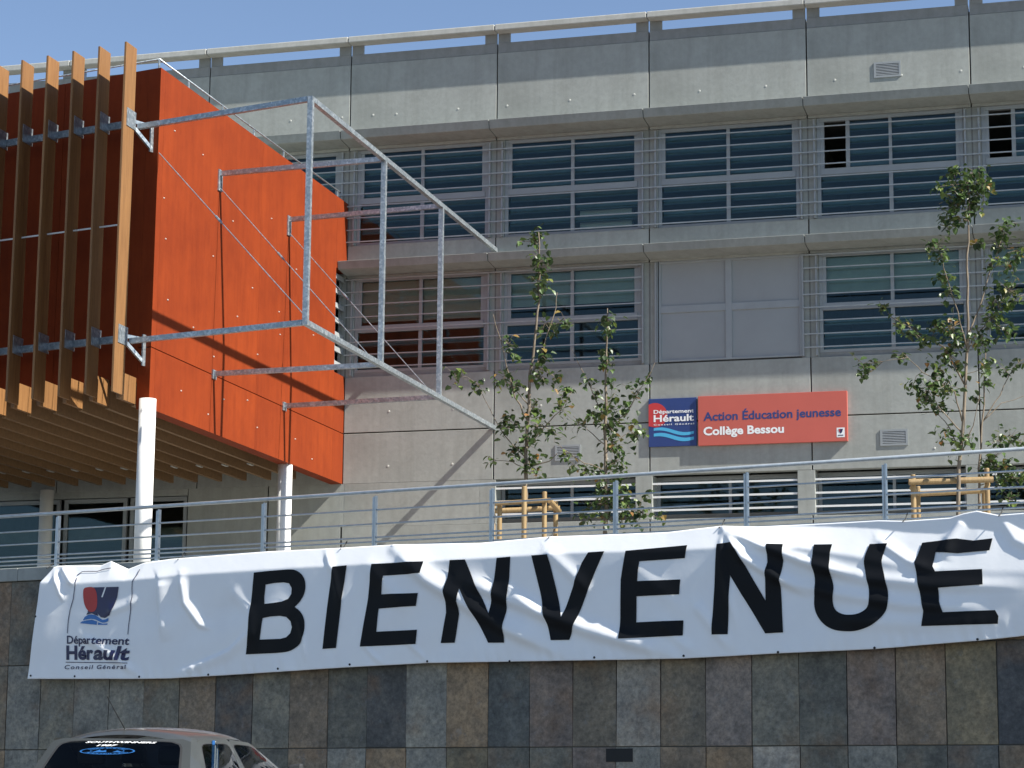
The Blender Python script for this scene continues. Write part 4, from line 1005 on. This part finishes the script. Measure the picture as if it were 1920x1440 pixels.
# door edge trim, wheels, lamps, bumper, aerial
for sx in (1, -1):
    for y in (-1.25, 1.30):
        c = np.array(Cc(sx*.76, y, .30)); w = MB().tube([c-rx*sx*.09, c+rx*sx*.09], .30, 28).build('wheel', 'black', car)
        MB().tube([c+rx*sx*.088, c+rx*sx*.105], [.20, .17], 20).build('rim', 'steel', w)
    MB().tube([Cc(sx*.62, -1.985, .72), Cc(sx*.62, -2.035, .72)], [.11, .10], 14).build('tail_lamp', 'car_red', car)
    MB().tube([Cc(sx*.58, 2.0, .60), Cc(sx*.58, 2.07, .60)], [.10, .08], 14).build('headlight', 'white_bar', car)
    o = MB().hexa([Cc(sx*.84, .78, .93), Cc(sx*1.0, .80, .94), Cc(sx*1.0, .90, .94), Cc(sx*.84, .92, .93), Cc(sx*.86, .80, 1.04), Cc(sx*.99, .81, 1.06), Cc(sx*.99, .88, 1.06), Cc(sx*.86, .9, 1.04)]).build('door_mirror', 'car_dark', car, bevel=.02)
MB().box(lambda s, d, z: Cc(s, -d, z), -.74, .74, 1.93, 2.08, .36, .52).build('rear_bumper', 'car_dark', car, bevel=.03)
MB().tube([Cc(-.06, RB+.16, ZR+.03), Cc(-.06, RB+.16, ZR+.075)], [.022, .012], 8).build('aerial_foot', 'white_bar', car)
MB().tube([Cc(-.06, RB+.16, ZR+.07), Cc(-.10, RB+.02, ZR+.22), Cc(-.14, RB-.10, ZR+.36)], [.006, .005, .004], 5).build('aerial', 'black', car)
# stickers on the rear glass
def glass_pt(u, v, lift=.006):
    p_ = SR(u, v) + np.array([0, -lift*.75, lift*.66]); return Cc(*p_)
def sticker(body, u0, u1, v0, h, mat, bold, shear=0, spacing=1):
    U, V, fs = text_tris(body, bold, shear, spacing); mb = MB(); mb.v = [glass_pt(u0+(u1-u0)*a_, v0+h*b_) for a_, b_ in zip(U, V)]; mb.f = fs
    return mb.build('window_sticker', mat, rear)
sticker('SOUTHWINNERS', .25, .76, .865, .040, 'ink_white', .03, .35)
sticker('1987', .345, .495, .775, .040, 'ink_white', .03, .35)
uc, vc, ru, rv = .44, .655, .19, .088
for sc_, w_ in ((1.0, .93), (.62, .59)):
    mb = MB(); n_ = 48
    mb.v = [glass_pt(uc+ru*k_*math.cos(2*math.pi*i/n_), vc+rv*k_*math.sin(2*math.pi*i/n_)) for k_ in (sc_, w_) for i in range(n_)]
    mb.f = [(i, (i+1) % n_, n_+(i+1) % n_, n_+i) for i in range(n_)]; mb.build('window_sticker', 'sticker_blue', rear)
def arc_text(body, a0, a1, mat, flip=False):
    U, V, fs = text_tris(body, .03)
    mb = MB()
    for u, v in zip(U, V):
        an = R(a0+(a1-a0)*u); k_ = .68+.20*v if not flip else .88-.20*v
        mb.v.append(glass_pt(uc+ru*k_*math.cos(an), vc+rv*k_*math.sin(an)))
    mb.f = fs; mb.build('window_sticker', mat, rear)
arc_text("FIERS D'ETRE", 150, 30, 'sticker_blue'); arc_text('MARSEILLAIS', 205, 335, 'sticker_blue', True)
mb = MB(); mb.v = [glass_pt(uc+a_, vc+b_) for a_, b_ in ((-.10, -.03), (.0, -.03), (-.01, -.005), (-.005, .02), (-.03, .0), (-.045, .005), (-.055, .03), (-.07, .005))]; mb.f = [tuple(range(8))]; mb.build('window_sticker', 'sticker_blue', rear)
mb = MB(); mb.v = [glass_pt(uc+a_, vc+b_) for a_, b_ in ((.04, -.03), (.11, -.03), (.085, -.005), (.07, .01))]; mb.f = [(0, 1, 2, 3)]; mb.build('window_sticker', 'sticker_blue', rear)

# inside the car: seats, shelf, a blue and white scarf at the side window
def cbox(x0, x1, y0, y1, z0, z1): return MB().box(lambda a_, b_, c_: Cc(a_, b_, c_), x0, x1, y0, y1, z0, z1)
for y in (-.95, .05):
    for x in (-.38, .38):
        o = cbox(x-.25, x+.25, y-.12, y+.06, .5, 1.02).build('seat', 'car_dark', car, bevel=.05)
        cbox(x-.13, x+.13, y-.14, y-.04, 1.05, 1.22).build('headrest', 'car_dark', o, bevel=.04)
cbox(-.68, .68, -1.56, -1.05, .88, .90).build('parcel_shelf', 'car_dark', car)
for i in range(5):
    xx = .665-.015*i
    cbox(xx-.006, xx+.0, -.80+.07*i, -.735+.07*i, .96, 1.27-.01*i).build('scarf', 'ink_white' if i % 2 else 'sticker_blue', car)
